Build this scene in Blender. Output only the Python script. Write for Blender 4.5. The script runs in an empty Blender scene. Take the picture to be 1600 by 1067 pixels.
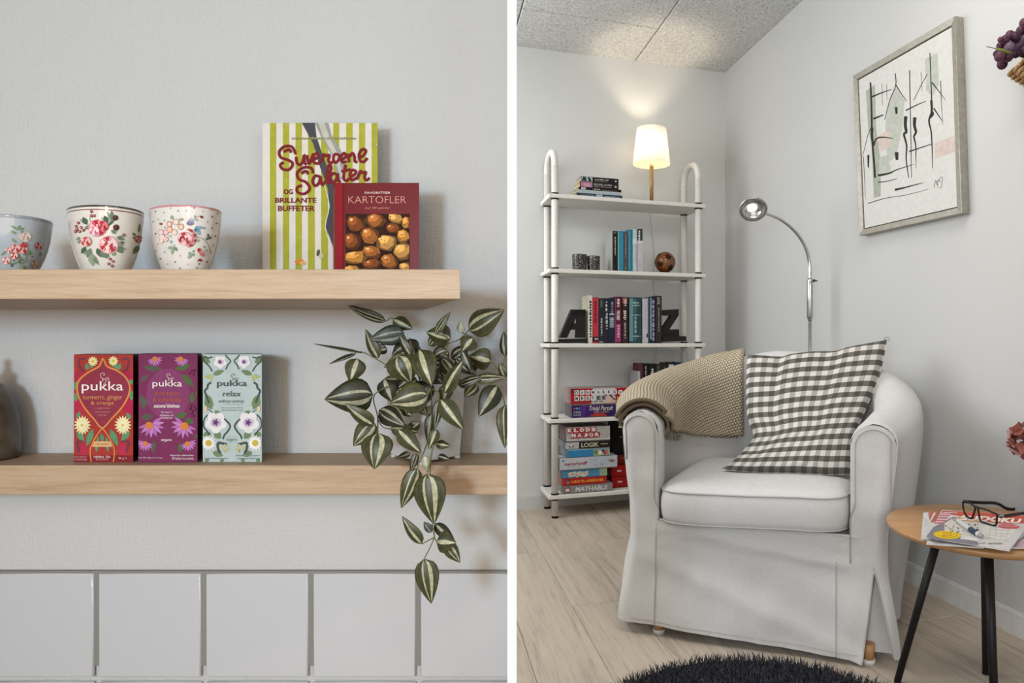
import bpy, math, random
from math import sin, cos, pi, sqrt, radians
from mathutils import Vector as V, Matrix, noise
from mathutils.geometry import tessellate_polygon
from mathutils.bvhtree import BVHTree
random.seed(7)
scene = bpy.context.scene
COL = scene.collection

# ------------------------------------------------------------------ camera, world, lights, exposure
EYE = V((0, 0, 0.88))
F, CX, CY = 1050.0, 1000.0, 530.0            # focal length and principal point for a 1600 x 1067 frame
cam_d = bpy.data.cameras.new('camera'); cam = bpy.data.objects.new('camera', cam_d); COL.objects.link(cam)
cam.location = EYE; cam.rotation_euler = (pi/2, 0, 0)
cam_d.sensor_width = 36; cam_d.lens = 36*F/1600
cam_d.shift_x = (800-CX)/1600; cam_d.shift_y = (CY-533.5)/1600
cam_d.clip_start = 0.02
scene.camera = cam
scene.view_settings.view_transform = 'Standard'; scene.view_settings.look = 'None'
scene.view_settings.gamma = 1; scene.view_settings.use_curve_mapping = False
scene.view_settings.exposure = 0.1

world = bpy.data.worlds.new('world'); scene.world = world; world.use_nodes = True
bg = world.node_tree.nodes['Background']; bg.inputs[0].default_value = (0.96, 0.98, 1.0, 1); bg.inputs[1].default_value = 0.48

def area(name, loc, target, sx, sy, power, col):
    d = bpy.data.lights.new(name, 'AREA'); d.shape = 'RECTANGLE'; d.size = sx; d.size_y = sy; d.energy = power; d.color = col
    o = bpy.data.objects.new(name, d); COL.objects.link(o); o.location = loc
    o.rotation_euler = (V(target)-V(loc)).to_track_quat('-Z', 'Y').to_euler()
    return o
area('kitchen_window_daylight', (-0.62, -0.80, 1.05), (-0.80, 1.2, 0.95), 0.26, 0.26, 23, (0.56, 0.78, 1.0))
area('kitchen_warm_lamp', (-0.60, -0.85, 1.00), (-0.80, 1.2, 0.85), 1.9, 1.2, 23, (1.0, 0.71, 0.43))
area('room_window_daylight', (-1.55, 2.45, 1.70), (1.2, 2.3, 0.75), 1.6, 1.4, 43, (0.97, 0.985, 1.0))
area('room_top_fill', (0.45, 1.55, 2.38), (0.5, 2.1, 0.4), 0.9, 0.9, 17, (1.0, 0.96, 0.90))  # added fill from above, lifts the seat cushion and floor
area('room_front_fill', (1.0, -0.75, 1.35), (0.45, 2.0, 0.45), 0.8, 0.8, 11, (0.88, 0.95, 1.0))  # added fill from the camera side, brightens the chair front

# ------------------------------------------------------------------ helpers
def ray(px, py): return V(((px-CX)/F, 1, (CY-py)/F))
def P(px, py, Y): return EYE + ray(px, py)*Y
def hit(px, py, p0, n):
    r = ray(px, py); return EYE + r*((p0-EYE).dot(n)/r.dot(n))
def atz(px, py, z): return EYE + ray(px, py)*(F*(EYE.z-z)/(py-CY))
def lin1(c): return c/12.92 if c <= 0.04045 else ((c+0.055)/1.055)**2.4
def lin(h):
    h = h.lstrip('#'); return tuple(min(0.9, 0.80*lin1(int(h[i:i+2], 16)/255)) for i in (0, 2, 4))   # mid-toned surfaces under strong light
MATS = {}
def nodes(m): return m.node_tree.nodes, m.node_tree.links
def base_mat(name, h, rough=0.5, metal=0.0, spec=0.5):
    m = bpy.data.materials.new(name); m.use_nodes = True
    b = m.node_tree.nodes['Principled BSDF']
    b.inputs['Base Color'].default_value = (*lin(h), 1); b.inputs['Roughness'].default_value = rough
    b.inputs['Metallic'].default_value = metal; b.inputs['Specular IOR Level'].default_value = spec
    return m, b
def coords(m, kind='Object', scale=(1, 1, 1), rot=(0, 0, 0)):
    N, L = nodes(m); t = N.new('ShaderNodeTexCoord'); mp = N.new('ShaderNodeMapping')
    mp.inputs['Scale'].default_value = scale; mp.inputs['Rotation'].default_value = rot
    L.new(t.outputs[kind], mp.inputs[0]); return mp.outputs[0]
def noise_n(m, vec, scale, detail=3, rough=0.5, dist=0):
    N, L = nodes(m); n = N.new('ShaderNodeTexNoise'); L.new(vec, n.inputs['Vector'])
    n.inputs['Scale'].default_value = scale; n.inputs['Detail'].default_value = detail
    n.inputs['Roughness'].default_value = rough; n.inputs['Distortion'].default_value = dist
    return n.outputs['Fac']
def ramp(m, fac, stops):
    N, L = nodes(m); r = N.new('ShaderNodeValToRGB'); L.new(fac, r.inputs[0]); e = r.color_ramp.elements
    while len(e) < len(stops): e.new(0.5)
    for k, (p, c) in enumerate(stops):
        e[k].position = p; e[k].color = (*(lin(c) if isinstance(c, str) else (c, c, c)), 1)
    return r.outputs[0]
def bump(m, b, fac, strength, dist=0.001):
    N, L = nodes(m); n = N.new('ShaderNodeBump'); L.new(fac, n.inputs['Height'])
    n.inputs['Strength'].default_value = strength; n.inputs['Distance'].default_value = dist
    L.new(n.outputs[0], b.inputs['Normal'])
def math_n(m, op, a, b=None):
    N, L = nodes(m); n = N.new('ShaderNodeMath'); n.operation = op
    for k, x in enumerate((a, b)):
        if x is None: continue
        if isinstance(x, (int, float)): n.inputs[k].default_value = x
        else: L.new(x, n.inputs[k])
    return n.outputs[0]
def mixc(m, fac, c1, c2):
    N, L = nodes(m); n = N.new('ShaderNodeMix'); n.data_type = 'RGBA'
    for s, x in ((n.inputs[0], fac), (n.inputs[6], c1), (n.inputs[7], c2)):
        if isinstance(x, str): s.default_value = (*lin(x), 1)
        elif isinstance(x, (int, float)): s.default_value = x
        else: L.new(x, s)
    return n.outputs[2]
def shade(h, f):
    h = h.lstrip('#'); return '#%02x%02x%02x' % tuple(max(0, min(255, int(int(h[i:i+2], 16)*f))) for i in (0, 2, 4))
def mat(h, rough=0.5, metal=0.0, var=0.02, sc=60):
    """plain coloured procedural material with a faint noise in its colour"""
    k = (h, rough, metal)
    if k in MATS: return MATS[k]
    m, b = base_mat('paint_'+h.lstrip('#'), h, rough, metal, 0.16)
    n = noise_n(m, coords(m), sc, 4)
    m.node_tree.links.new(ramp(m, n, [(0.3, shade(h, 1-var)), (0.7, shade(h, 1+var))]), b.inputs['Base Color'])
    MATS[k] = m; return m

class MB:
    """collects shapes into ONE mesh"""
    def __init__(s): s.v = []; s.f = []; s.mi = []; s.sm = []; s.uv = {}
    def add(s, vs, fs, m=0, smooth=False):
        o = len(s.v); s.v += [V(p) for p in vs]
        for f in fs: s.f.append([i+o for i in f]); s.mi.append(m); s.sm.append(smooth)
        return o
    def obox(s, o, ex, ey, ez, a, b, c, m=0):
        vs = [o+ex*x+ey*y+ez*z for z in c for y in b for x in a]
        return s.add(vs, [(0, 2, 3, 1), (4, 5, 7, 6), (0, 1, 5, 4), (2, 6, 7, 3), (0, 4, 6, 2), (1, 3, 7, 5)], m)
    def box(s, x0, x1, y0, y1, z0, z1, m=0):
        return s.obox(V((0, 0, 0)), V((1, 0, 0)), V((0, 1, 0)), V((0, 0, 1)), (x0, x1), (y0, y1), (z0, z1), m)
    def prism(s, bot, top, m=0):
        n = len(bot); s.add(list(bot)+list(top), [tuple(range(n))[::-1], tuple(range(n, 2*n))] + [(i, (i+1) % n, n+(i+1) % n, n+i) for i in range(n)], m)
    def tube(s, pts, r, seg=10, m=0, caps=True, smooth=True, close=False):
        pts = [V(p) for p in pts]; n = len(pts); rs = r if isinstance(r, (list, tuple)) else [r]*n
        T = []
        for i in range(n):
            a = pts[(i-1) % n] if (close or i > 0) else pts[i]; b = pts[(i+1) % n] if (close or i < n-1) else pts[i]
            T.append((b-a).normalized())
        u = T[0].orthogonal().normalized(); vs = []
        for i in range(n):
            u = (u-T[i]*u.dot(T[i])); u = u.normalized() if u.length > 1e-6 else T[i].orthogonal().normalized()
            w = T[i].cross(u)
            vs += [pts[i]+(u*cos(2*pi*k/seg)+w*sin(2*pi*k/seg))*rs[i] for k in range(seg)]
        fs = []
        for i in range(n if close else n-1):
            j = (i+1) % n
            for k in range(seg): fs.append((i*seg+k, i*seg+(k+1) % seg, j*seg+(k+1) % seg, j*seg+k))
        o = s.add(vs, fs, m, smooth)
        if caps and not close:
            s.f.append([o+k for k in range(seg)][::-1]); s.mi.append(m); s.sm.append(False)
            s.f.append([o+(n-1)*seg+k for k in range(seg)]); s.mi.append(m); s.sm.append(False)
    def lathe(s, prof, c, seg=32, m=0, skew=0.0, smooth=True, ax=None, mrows=None):
        """rings (radius, height); skew shifts x with depth (an oval plan)"""
        c = V(c); n = len(prof)
        ex, ey, ez = ax if ax else (V((1, 0, 0)), V((0, 1, 0)), V((0, 0, 1)))
        vs = []
        for r, h in prof:
            for k in range(seg):
                a = 2*pi*k/seg; x, y = r*cos(a), r*sin(a)
                vs.append(c+ex*(x+skew*y)+ey*y+ez*h)
        o = s.add(vs, [], m)
        for i in range(n-1):
            for k in range(seg):
                s.f.append([o+i*seg+k, o+i*seg+(k+1) % seg, o+(i+1)*seg+(k+1) % seg, o+(i+1)*seg+k])
                s.mi.append(mrows[i] if mrows else m); s.sm.append(smooth)
        for i, rev in ((0, True), (n-1, False)):
            if prof[i][0] > 1e-5:
                f = [o+i*seg+k for k in range(seg)]; s.f.append(f[::-1] if rev else f); s.mi.append(m); s.sm.append(False)
    def grid(s, rows, m=0, smooth=True, uv=None, mcols=None, flip=False):
        R, C = len(rows), len(rows[0]); o = len(s.v)
        for r in rows: s.v += [V(p) for p in r]
        if uv:
            for i in range(R):
                for j in range(C): s.uv[o+i*C+j] = uv[i][j]
        for i in range(R-1):
            for j in range(C-1):
                f = [o+i*C+j, o+i*C+j+1, o+(i+1)*C+j+1, o+(i+1)*C+j]
                s.f.append(f[::-1] if flip else f); s.mi.append(mcols[j] if mcols else m); s.sm.append(smooth)
    def ball(s, c, r, m=0, seg=12, rings=8, ax=None):
        rx, ry, rz = r if isinstance(r, (tuple, list)) else (r, r, r); c = V(c)
        ex, ey, ez = ax if ax else (V((1, 0, 0)), V((0, 1, 0)), V((0, 0, 1)))
        s.grid([[c+ex*(rx*sin(pi*i/rings)*cos(2*pi*j/seg))+ey*(ry*sin(pi*i/rings)*sin(2*pi*j/seg))+ez*(rz*cos(pi*i/rings)) for j in range(seg+1)] for i in range(rings+1)], m)
    def build(s, name, mats, parent=None, bevel=0, sub=0, label=None):
        me = bpy.data.meshes.new(name); me.from_pydata([tuple(p) for p in s.v], [], s.f)
        for mm in (mats if isinstance(mats, (list, tuple)) else [mats]): me.materials.append(mm)
        me.polygons.foreach_set('material_index', s.mi); me.polygons.foreach_set('use_smooth', s.sm)
        if s.uv:
            ul = me.uv_layers.new(name='uv')
            for lp in me.loops: ul.data[lp.index].uv = s.uv.get(lp.vertex_index, (0, 0))
        me.update()
        o = bpy.data.objects.new(name, me); put(o, parent)
        if bevel:
            b = o.modifiers.new('bevel', 'BEVEL'); b.width = bevel; b.segments = 2; b.limit_method = 'ANGLE'; b.angle_limit = radians(40)
        if sub:
            b = o.modifiers.new('sub', 'SUBSURF'); b.levels = sub; b.render_levels = sub
        if label: o['label'] = label
        return o
def put(o, parent=None):
    COL.objects.link(o)
    if parent is not None:
        o.parent = parent
        if parent.type == 'EMPTY': o.matrix_parent_inverse = Matrix.Translation(-parent.location)
def thing(name, label, cat, loc, group=None):
    o = bpy.data.objects.new(name, None); COL.objects.link(o); o.location = loc; o.empty_display_size = 0.05
    return tag(o, label, cat, group)
def tag(o, label=None, cat=None, group=None, kind=None):
    for k, x in (('label', label), ('category', cat), ('group', group), ('kind', kind)):
        if x: o[k] = x
    return o
def smooth(pts, n=4, close=False):
    """Catmull-Rom through the points"""
    pts = [V(p) for p in pts]; out = []; m = len(pts)
    for i in range(m if close else m-1):
        p = [pts[(i+k) % m] if close else pts[max(0, min(m-1, i+k))] for k in (-1, 0, 1, 2)]
        for q in range(n):
            t = q/n
            out.append(0.5*((2*p[1])+(p[2]-p[0])*t+(2*p[0]-5*p[1]+4*p[2]-p[3])*t*t+(3*p[1]-p[0]-3*p[2]+p[3])*t**3))
    if not close: out.append(pts[-1])
    return out

GL = {}
def glyphs(body, bold=0.0, shear=0.0):
    k = (body, bold, shear)
    if k not in GL:
        cu = bpy.data.curves.new('letters', 'FONT'); cu.body = body; cu.offset = bold; cu.shear = shear; cu.resolution_u = 3
        ob = bpy.data.objects.new('letters', cu); COL.objects.link(ob)
        me = bpy.data.meshes.new_from_object(ob.evaluated_get(bpy.context.evaluated_depsgraph_get()))
        vs = [(p.co.x, p.co.y) for p in me.vertices]; fs = [tuple(p.vertices) for p in me.polygons]
        bpy.data.objects.remove(ob); bpy.data.meshes.remove(me); bpy.data.curves.remove(cu)
        x0 = min(p[0] for p in vs); x1 = max(p[0] for p in vs); y0 = min(p[1] for p in vs); y1 = max(p[1] for p in vs)
        GL[k] = ([((x-x0)/(x1-x0), (y-y0)/(y1-y0)) for x, y in vs], fs)
    return GL[k]

class Print:
    """flat print on a surface: coloured shapes laid on it through a mapper (x, y, lift) -> point"""
    def __init__(s, mapper, step=1.2e-5): s.mp = mapper; s.b = MB(); s.mats = []; s.step = step; s.q = []; s.clip = None
    def mi(s, h):
        m = h if not isinstance(h, str) else mat(h, 0.7, 0, 0.04)
        if m not in s.mats: s.mats.append(m)
        return s.mats.index(m)
    def raw(s, pts, faces, h, L, grad=0.0):
        if s.clip: x0, y0, x1, y1 = s.clip; pts = [(min(max(x, x0), x1), min(max(y, y0), y1)) for x, y in pts]
        s.q.append((L, len(s.q), pts, faces, s.mi(h), grad))
    def poly(s, pts, h, L=1):
        tri = tessellate_polygon([[V((x, y, 0)) for x, y in pts]]); s.raw(pts, tri, h, L)
    def rect(s, x0, y0, x1, y1, h, L=1): s.poly([(x0, y0), (x1, y0), (x1, y1), (x0, y1)], h, L)
    def ell(s, cx, cy, rx, ry, h, L=1, n=14, rot=0):
        c, d = cos(rot), sin(rot)
        s.raw([(cx+rx*cos(2*pi*k/n)*c-ry*sin(2*pi*k/n)*d, cy+rx*cos(2*pi*k/n)*d+ry*sin(2*pi*k/n)*c) for k in range(n)], [tuple(range(n))], h, L)
    def stroke(s, pts, w, h, L=2, sm=3, close=False):
        q = [(p.x, p.y) for p in smooth([(x, y, 0) for x, y in pts], sm, close)] if sm else list(pts)
        n = len(q); ws = [w if not isinstance(w, (list, tuple)) else w[0]+(w[1]-w[0])*i/(n-1) for i in range(n)]
        a = []
        for i in range(n):
            p0 = q[(i-1) % n] if close else q[max(0, i-1)]; p1 = q[(i+1) % n] if close else q[min(n-1, i+1)]
            dx, dy = p1[0]-p0[0], p1[1]-p0[1]; l = sqrt(dx*dx+dy*dy) or 1
            a += [(q[i][0]-dy/l*ws[i]/2, q[i][1]+dx/l*ws[i]/2), (q[i][0]+dy/l*ws[i]/2, q[i][1]-dx/l*ws[i]/2)]
        m = n if close else n-1
        s.raw(a, [(2*i, 2*i+1, (2*i+3) % (2*n), (2*i+2) % (2*n)) for i in range(m)], h, L, 4e-5)
    def text(s, body, x0, y0, x1, y1, h, L=3, bold=0.0, shear=0.0, slope=0.0, vert=False):
        vs, fs = glyphs(body, bold, shear)
        if vert: pts = [(x1-(x1-x0)*b_, y0+(y1-y0)*a_) for a_, b_ in vs]
        else: pts = [(x0+(x1-x0)*a_, y1+(y0-y1)*b_+slope*(x1-x0)*a_) for a_, b_ in vs]
        s.raw(pts, fs, h, L)
    def leaf(s, x0, y0, x1, y1, w, h, L=2):
        dx, dy = x1-x0, y1-y0; l = sqrt(dx*dx+dy*dy); nx, ny = -dy/l, dx/l
        ps = [(0, 0), (.25, .8), (.5, 1), (.8, .55), (1, 0), (.8, -.55), (.5, -1), (.25, -.8)]
        s.raw([(x0+dx*t+nx*w/2*u, y0+dy*t+ny*w/2*u) for t, u in ps], [tuple(range(8))], h, L)
    def flower(s, cx, cy, r, n, h, hc, L=3, w=0.5, a0=0.0, rc=0.3, sq=1.0):
        for k in range(n):
            a = a0+2*pi*k/n; s.leaf(cx, cy, cx+r*cos(a), cy+r*sin(a)*sq, r*w, h, L)
        if hc: s.ell(cx, cy, r*rc, r*rc*sq, hc, L+1, 10)
    def scrawl(s, x0, y0, x1, y1, h, L=3, n=8, vert=False, seed=0):
        """print too small to read: a row of short marks"""
        R = random.Random(seed+n); t = 0.0
        while t < 1:
            w = R.uniform(.4, 1.2)/n; e = min(1, t+w)
            j = R.uniform(0, .35)
            if vert: s.rect(x0+(x1-x0)*j, y0+(y1-y0)*t, x1, y0+(y1-y0)*e, h, L)
            else: s.rect(x0+(x1-x0)*t, y0+(y1-y0)*j, x0+(x1-x0)*e, y1, h, L)
            t = e+R.uniform(.15, .45)/n
    def build(s, name, parent):
        for rank, (L, k, pts, faces, m, g) in enumerate(sorted(s.q, key=lambda a: a[:2])):
            s.b.add([s.mp(x, y, 6e-5+s.step*rank+g*i/len(pts)) for i, (x, y) in enumerate(pts)], faces, m)
        return s.b.build(name, s.mats, parent)
def planar(p0, n):
    """print mapper for a plane through p0 whose normal n points at the viewer"""
    n = n.normalized()
    return lambda x, y, l: hit(x, y, p0, n)+n*l
def on_mesh(mb):
    """print mapper for a curved surface: the first point of the mesh met along the line of sight"""
    t = BVHTree.FromPolygons(mb.v, mb.f)
    def f(x, y, l):
        for q in range(12):
            loc, n, i, d = t.ray_cast(EYE, ray(x, y).normalized())
            if loc is not None: break
            x += (f.cx-x)*0.06; y += (f.cy-y)*0.06
        if loc is None: return EYE+ray(x, y)
        if n.dot(ray(x, y)) > 0: n = -n
        return loc+n*(l+0.0003)
    return f
UP = V((0, 0, 1)); X1 = V((1, 0, 0)); Y1 = V((0, 1, 0))
# ------------------------------------------------------------------ materials of the shell
def wall_mat(name, h, sc, st, stretch=(1, 1, 1)):
    m, b = base_mat(name, h, 0.85, 0, 0.2)
    v = coords(m, 'Object', stretch)
    n1 = noise_n(m, v, sc, 5, 0.6)
    if sc > 100:
        n1 = math_n(m, 'ADD', math_n(m, 'ADD', noise_n(m, coords(m, 'Object', (1, 1, .16)), 260, 4, .6), noise_n(m, coords(m, 'Object', (.16, .16, 1)), 260, 4, .6)), n1)
    n2 = noise_n(m, coords(m), 3.0, 3)
    m.node_tree.links.new(ramp(m, n2, [(0.3, shade(h, 0.992)), (0.7, shade(h, 1.008))]), b.inputs['Base Color'])
    bump(m, b, n1, st, 0.002)
    return m
M_KWALL = wall_mat('painted_wallpaper', '#cdcdcb', 140, 0.75, (1, 1, 0.55))
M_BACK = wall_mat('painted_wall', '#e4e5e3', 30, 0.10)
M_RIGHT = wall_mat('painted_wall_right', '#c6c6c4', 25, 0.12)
N_, L_ = nodes(M_RIGHT)
M_WHITE = mat('#dcdcda', 0.5)
M_CAP, _b = base_mat('white_partition_paint', '#ffffff', 0.5)
_b.inputs['Base Color'].default_value = (0.96, 0.96, 0.96, 1)
def ceil_mat():
    m, b = base_mat('wood_wool', '#b9b9b7', 0.95, 0, 0.1)
    v = coords(m); n = noise_n(m, v, 80, 4, 0.75, 1.5); n2 = noise_n(m, v, 170, 2, 0.7)
    k = math_n(m, 'ADD', n, n2)
    m.node_tree.links.new(ramp(m, math_n(m, 'MULTIPLY', k, 0.5), [(0.38, '#8f8e8c'), (0.48, '#d6d6d4'), (0.6, '#f4f4f2')]), b.inputs['Base Color'])
    bump(m, b, n, 0.8, 0.004); return m
M_CEIL = ceil_mat()
def wood_mat(name, c1, c2, c3, axis, rough=0.45, sc=1.0, rnd=False):
    """long grain along one axis of the object's own coordinates"""
    m, b = base_mat(name, c2, rough, 0, 0.35); N, L = nodes(m)
    st = [26*sc]*3; st[axis] = 1.6*sc
    v = coords(m, 'Object', st)
    if rnd:
        oi = N.new('ShaderNodeObjectInfo'); a = N.new('ShaderNodeVectorMath'); a.operation = 'ADD'
        sc_ = N.new('ShaderNodeVectorMath'); sc_.operation = 'SCALE'; sc_.inputs['Scale'].default_value = 37
        co = N.new('ShaderNodeCombineXYZ'); L.new(oi.outputs['Random'], co.inputs[0]); L.new(oi.outputs['Random'], co.inputs[1])
        L.new(co.outputs[0], sc_.inputs[0]); L.new(v, a.inputs[0]); L.new(sc_.outputs[0], a.inputs[1]); v = a.outputs[0]
    n1 = noise_n(m, v, 1.0, 5, 0.6, 1.2); n2 = noise_n(m, v, 7.0, 3, 0.6)
    k = math_n(m, 'ADD', math_n(m, 'MULTIPLY', n1, 0.58), math_n(m, 'MULTIPLY', n2, 0.42))
    c = ramp(m, k, [(0.32, c1), (0.5, c2), (0.68, c3)])
    if rnd: c = mixc(m, math_n(m, 'MULTIPLY', oi.outputs['Random'], 0.22), c, shade(c2, 0.86))
    L.new(c, b.inputs['Base Color']); bump(m, b, n2, 0.12, 0.0006)
    return m
M_OAK = wood_mat('light_oak', '#a88a6b', '#b99e80', '#c4ac91', 0, 0.5, 2.6)
M_FLOOR = wood_mat('grey_oak_plank', '#978a7c', '#bfb1a0', '#ccbfae', 0, 0.42, 0.7, True)
M_GROUT = mat('#8b8984', 0.9)
M_TILE, _b = base_mat('white_glazed_tile', '#cacbcd', 0.12, 0, 0.5)
_v = coords(M_TILE); _n = noise_n(M_TILE, _v, 9, 2); bump(M_TILE, _b, _n, 0.12, 0.004)

# ------------------------------------------------------------------ kitchen wall, tiles and partition
YW = 1.2                                                     # distance of the kitchen wall
PD = V((-200/F, 1, 0)).normalized(); PN = V((PD.y, -PD.x, 0))
def struct(name, b, m, parent=None, bevel=0): return tag(b.build(name, m, parent, bevel), kind='structure')
b = MB(); xe = -200/F*YW+0.001
b.prism([V((-2.6, YW, 0)), V((xe, YW, 0)), V((xe-0.017, YW+0.09, 0)), V((-2.6, YW+0.09, 0))], [V((-2.6, YW, 2.45)), V((xe, YW, 2.45)), V((xe-0.017, YW+0.09, 2.45)), V((-2.6, YW+0.09, 2.45))])
kwall = struct('wall_left', b, M_KWALL)
b = MB(); c0, c1 = PD*0.866, PD*1.33; hw = 0.00565
q = [c0-PN*hw, c0+PN*hw, c1+PN*hw, c1-PN*hw]
b.prism([V((p.x, p.y, 0)) for p in q], [V((p.x, p.y, 2.45)) for p in q])
struct('wall_partition', b, M_CAP)
# grout bed and tiles
zt, zb = EYE.z-(893-CY)/F*YW, 0.30
b = MB(); b.box(-2.2, xe-0.002, YW-0.006, YW+0.001, zb, zt+0.0035)
tag(b.build('grout_bed', M_GROUT, kwall))
px_w = 166.6; tw = (px_w-8.2)/F*YW; th = (165.5-5)/F*YW
def tile_mesh(w, h):
    b = MB(); e = 0.002; d = 0.0045
    out = [(0, 0), (w, 0), (w, h), (0, h)]; inn = [(e, e), (w-e, e), (w-e, h-e), (e, h-e)]
    mid = [(e*.3, e*.3), (w-e*.3, e*.3), (w-e*.3, h-e*.3), (e*.3, h-e*.3)]
    vs = [V((x, 0, z)) for x, z in out]+[V((x, -d*.65, z)) for x, z in mid]+[V((x, -d, z)) for x, z in inn]
    fs = [(8, 9, 10, 11)]
    for k in range(4):
        j = (k+1) % 4; fs += [(k, j, 4+j, 4+k), (4+k, 4+j, 8+j, 8+k)]
    me = bpy.data.meshes.new('tile'); me.from_pydata([tuple(p) for p in vs], [], fs); me.materials.append(M_TILE)
    for p in me.polygons: p.use_smooth = p.index > 0
    return me
TM = tile_mesh(tw, th)
for r in range(3):
    for k in range(-4, 5):
        x = (159.4+px_w*(k-0)-CX)/F*YW; z = zt-th-0.0008-r*(168.8/F*YW)
        if x+tw > xe-0.003:
            me = tile_mesh(xe-0.004-x, th)
            if xe-0.004-x < 0.02: continue
        else: me = TM
        o = bpy.data.objects.new('tile', me); put(o, kwall); o.location = (x, YW-0.004, z)

# ------------------------------------------------------------------ living room shell
def floorp(px, py): return atz(px, py, 0)
RC = floorp(1133, 765); B0 = floorp(807, 796.7); R1 = floorp(1600, 996.5)
BD = (B0-RC).normalized(); RD = (R1-RC).normalized()          # along the back wall, along the right wall
BN = V((-BD.y, BD.x, 0)); BN = BN if BN.y < 0 else -BN         # both point into the room
RN = V((RD.y, -RD.x, 0)); RN = RN if RN.x < 0 else -RN
c_tl = hit(807, 72, RC, BN); c_c = hit(1133, 113.5, RC, BN); c_r = hit(1255, 0, RC, RN)
CN = (c_tl-c_c).cross(c_r-c_c).normalized(); CN = CN if CN.z < 0 else -CN
def up(p, h): return V((p.x, p.y, h))
H = 2.62
def slab(p0, p1, n, t=0.1, z0=-0.02, z1=H):
    b = MB(); b.prism([up(p0, z0), up(p1, z0), up(p1-n*t, z0), up(p0-n*t, z0)], [up(p0, z1), up(p1, z1), up(p1-n*t, z1), up(p0-n*t, z1)]); return b
back_end = RC+BD*3.2; right_end = RC+RD*4.6
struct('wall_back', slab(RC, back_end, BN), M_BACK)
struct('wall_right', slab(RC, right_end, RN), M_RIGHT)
def board(p0, p1, n):
    b = MB(); t = 0.013
    for z0, z1, e in ((0.0, 0.066, t), (0.066, 0.072, t*0.7)):
        q = [p0, p1, p1+n*e, p0+n*e]; b.prism([up(p, z0) for p in q], [up(p, z1) for p in q])
    return b
struct('baseboard_back', board(RC+RD*0.002, back_end, BN), M_WHITE)
struct('baseboard_right', board(RC+BD*0.002, right_end, RN), M_WHITE)
# ceiling: a slab with separate wood-wool panels below it
def onceil(px, py): return hit(px, py, c_c, CN)
ceil_c = c_c-CN*0.03
b = MB()
q = [c_c+(-BD)*0.2-RD*0.2, c_c+BD*3.3-RD*0.2, c_c+BD*3.3+RD*4.6, c_c-BD*0.2+RD*4.6]
q = [V((p.x, p.y, c_c.z-((p-c_c).x*CN.x+(p-c_c).y*CN.y)/CN.z)) for p in q]
b.prism([p+UP*0.022 for p in q], [p+UP*0.09 for p in q])
ceil = struct('ceiling', b, mat('#4a4a48', 0.9))
def cz(p): return V((p.x, p.y, c_c.z-((p-c_c).x*CN.x+(p-c_c).y*CN.y)/CN.z))
j1 = onceil(990, 95); j2 = onceil(1026, 44); j3 = onceil(808, 42); jx = onceil(815, 14)
w1 = (j1-c_c).dot(BD)                                          # joints along the right wall's direction
w2 = w1+(onceil(815, 14)-j2).dot(BD)
def bd(p):                                                     # coordinates (along back wall, along right wall)
    d = p-RC; a = BD.x*RD.y-BD.y*RD.x
    return ((d.x*RD.y-d.y*RD.x)/a, (BD.x*d.y-BD.y*d.x)/a)
u1 = 0.5*(bd(j1)[0]+bd(onceil(1066, 0))[0]); u2 = bd(jx)[0]; v1 = 0.5*(bd(j2)[1]+bd(jx)[1])
def cpanel(u0, ua, v0, vb):
    g = 0.0022
    def pt(u, v, h): return cz(RC+BD*u+RD*v)+UP*h
    b = MB(); e = 0.004
    lo = [pt(u0+g+e, v0+g+e, 0), pt(ua-g-e, v0+g+e, 0), pt(ua-g-e, vb-g-e, 0), pt(u0+g+e, vb-g-e, 0)]
    mi = [pt(u0+g, v0+g, e), pt(ua-g, v0+g, e), pt(ua-g, vb-g, e), pt(u0+g, vb-g, e)]
    hi = [p+UP*0.016 for p in mi]
    b.prism(lo, mi); b.prism(mi, hi)
    b.build('ceiling_panel', M_CEIL, ceil)
dv = 1.2; du = u2-u1
cols = [(-0.01, u1), (u1, u2)]+[(u2+du*k, u2+du*(k+1)) for k in range(3)]
for k, (a, c) in enumerate(cols):
    v = (v1 if k % 2 else 0.55*v1+0.55)-2*dv
    if k == 0: v = v1+0.62-2*dv
    while v < 4.0:
        if v+dv > 0.02: cpanel(a, c, max(v, -0.01), v+dv)
        v += dv
# floor with separate planks
b = MB(); b.box(-3.2, 3.2, -1.6, 4.9, -0.06, -0.008)
flo = struct('floor', b, mat('#6a5d4f', 0.7))
PW, PL = 0.19, 1.28
def plank_mesh():
    b = MB(); g = 0.0006; c = 0.0016
    b.prism([V((g, g, -0.008)), V((PL-g, g, -0.008)), V((PL-g, PW-g, -0.008)), V((g, PW-g, -0.008))], [V((g, g, -c)), V((PL-g, g, -c)), V((PL-g, PW-g, -c)), V((g, PW-g, -c))])
    b.prism([V((g, g, -c)), V((PL-g, g, -c)), V((PL-g, PW-g, -c)), V((g, PW-g, -c))], [V((g+c, g+c, 0)), V((PL-g-c, g+c, 0)), V((PL-g-c, PW-g-c, 0)), V((g+c, PW-g-c, 0))])
    me = bpy.data.meshes.new('plank'); me.from_pydata([tuple(p) for p in b.v], [], b.f); me.materials.append(M_FLOOR); return me
PM = plank_mesh(); ang = math.atan2(RD.y, RD.x)
for j in range(14):
    off = -((j*0.47) % 1.0)*PL
    for i in range(3):
        o = bpy.data.objects.new('plank', PM); put(o, flo)
        o.rotation_euler = (0, 0, ang); p = RC+RN*(PW*(j-0.6)+PW)+RD*(off+i*PL-0.1)
        o.location = (p.x, p.y, 0)
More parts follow.
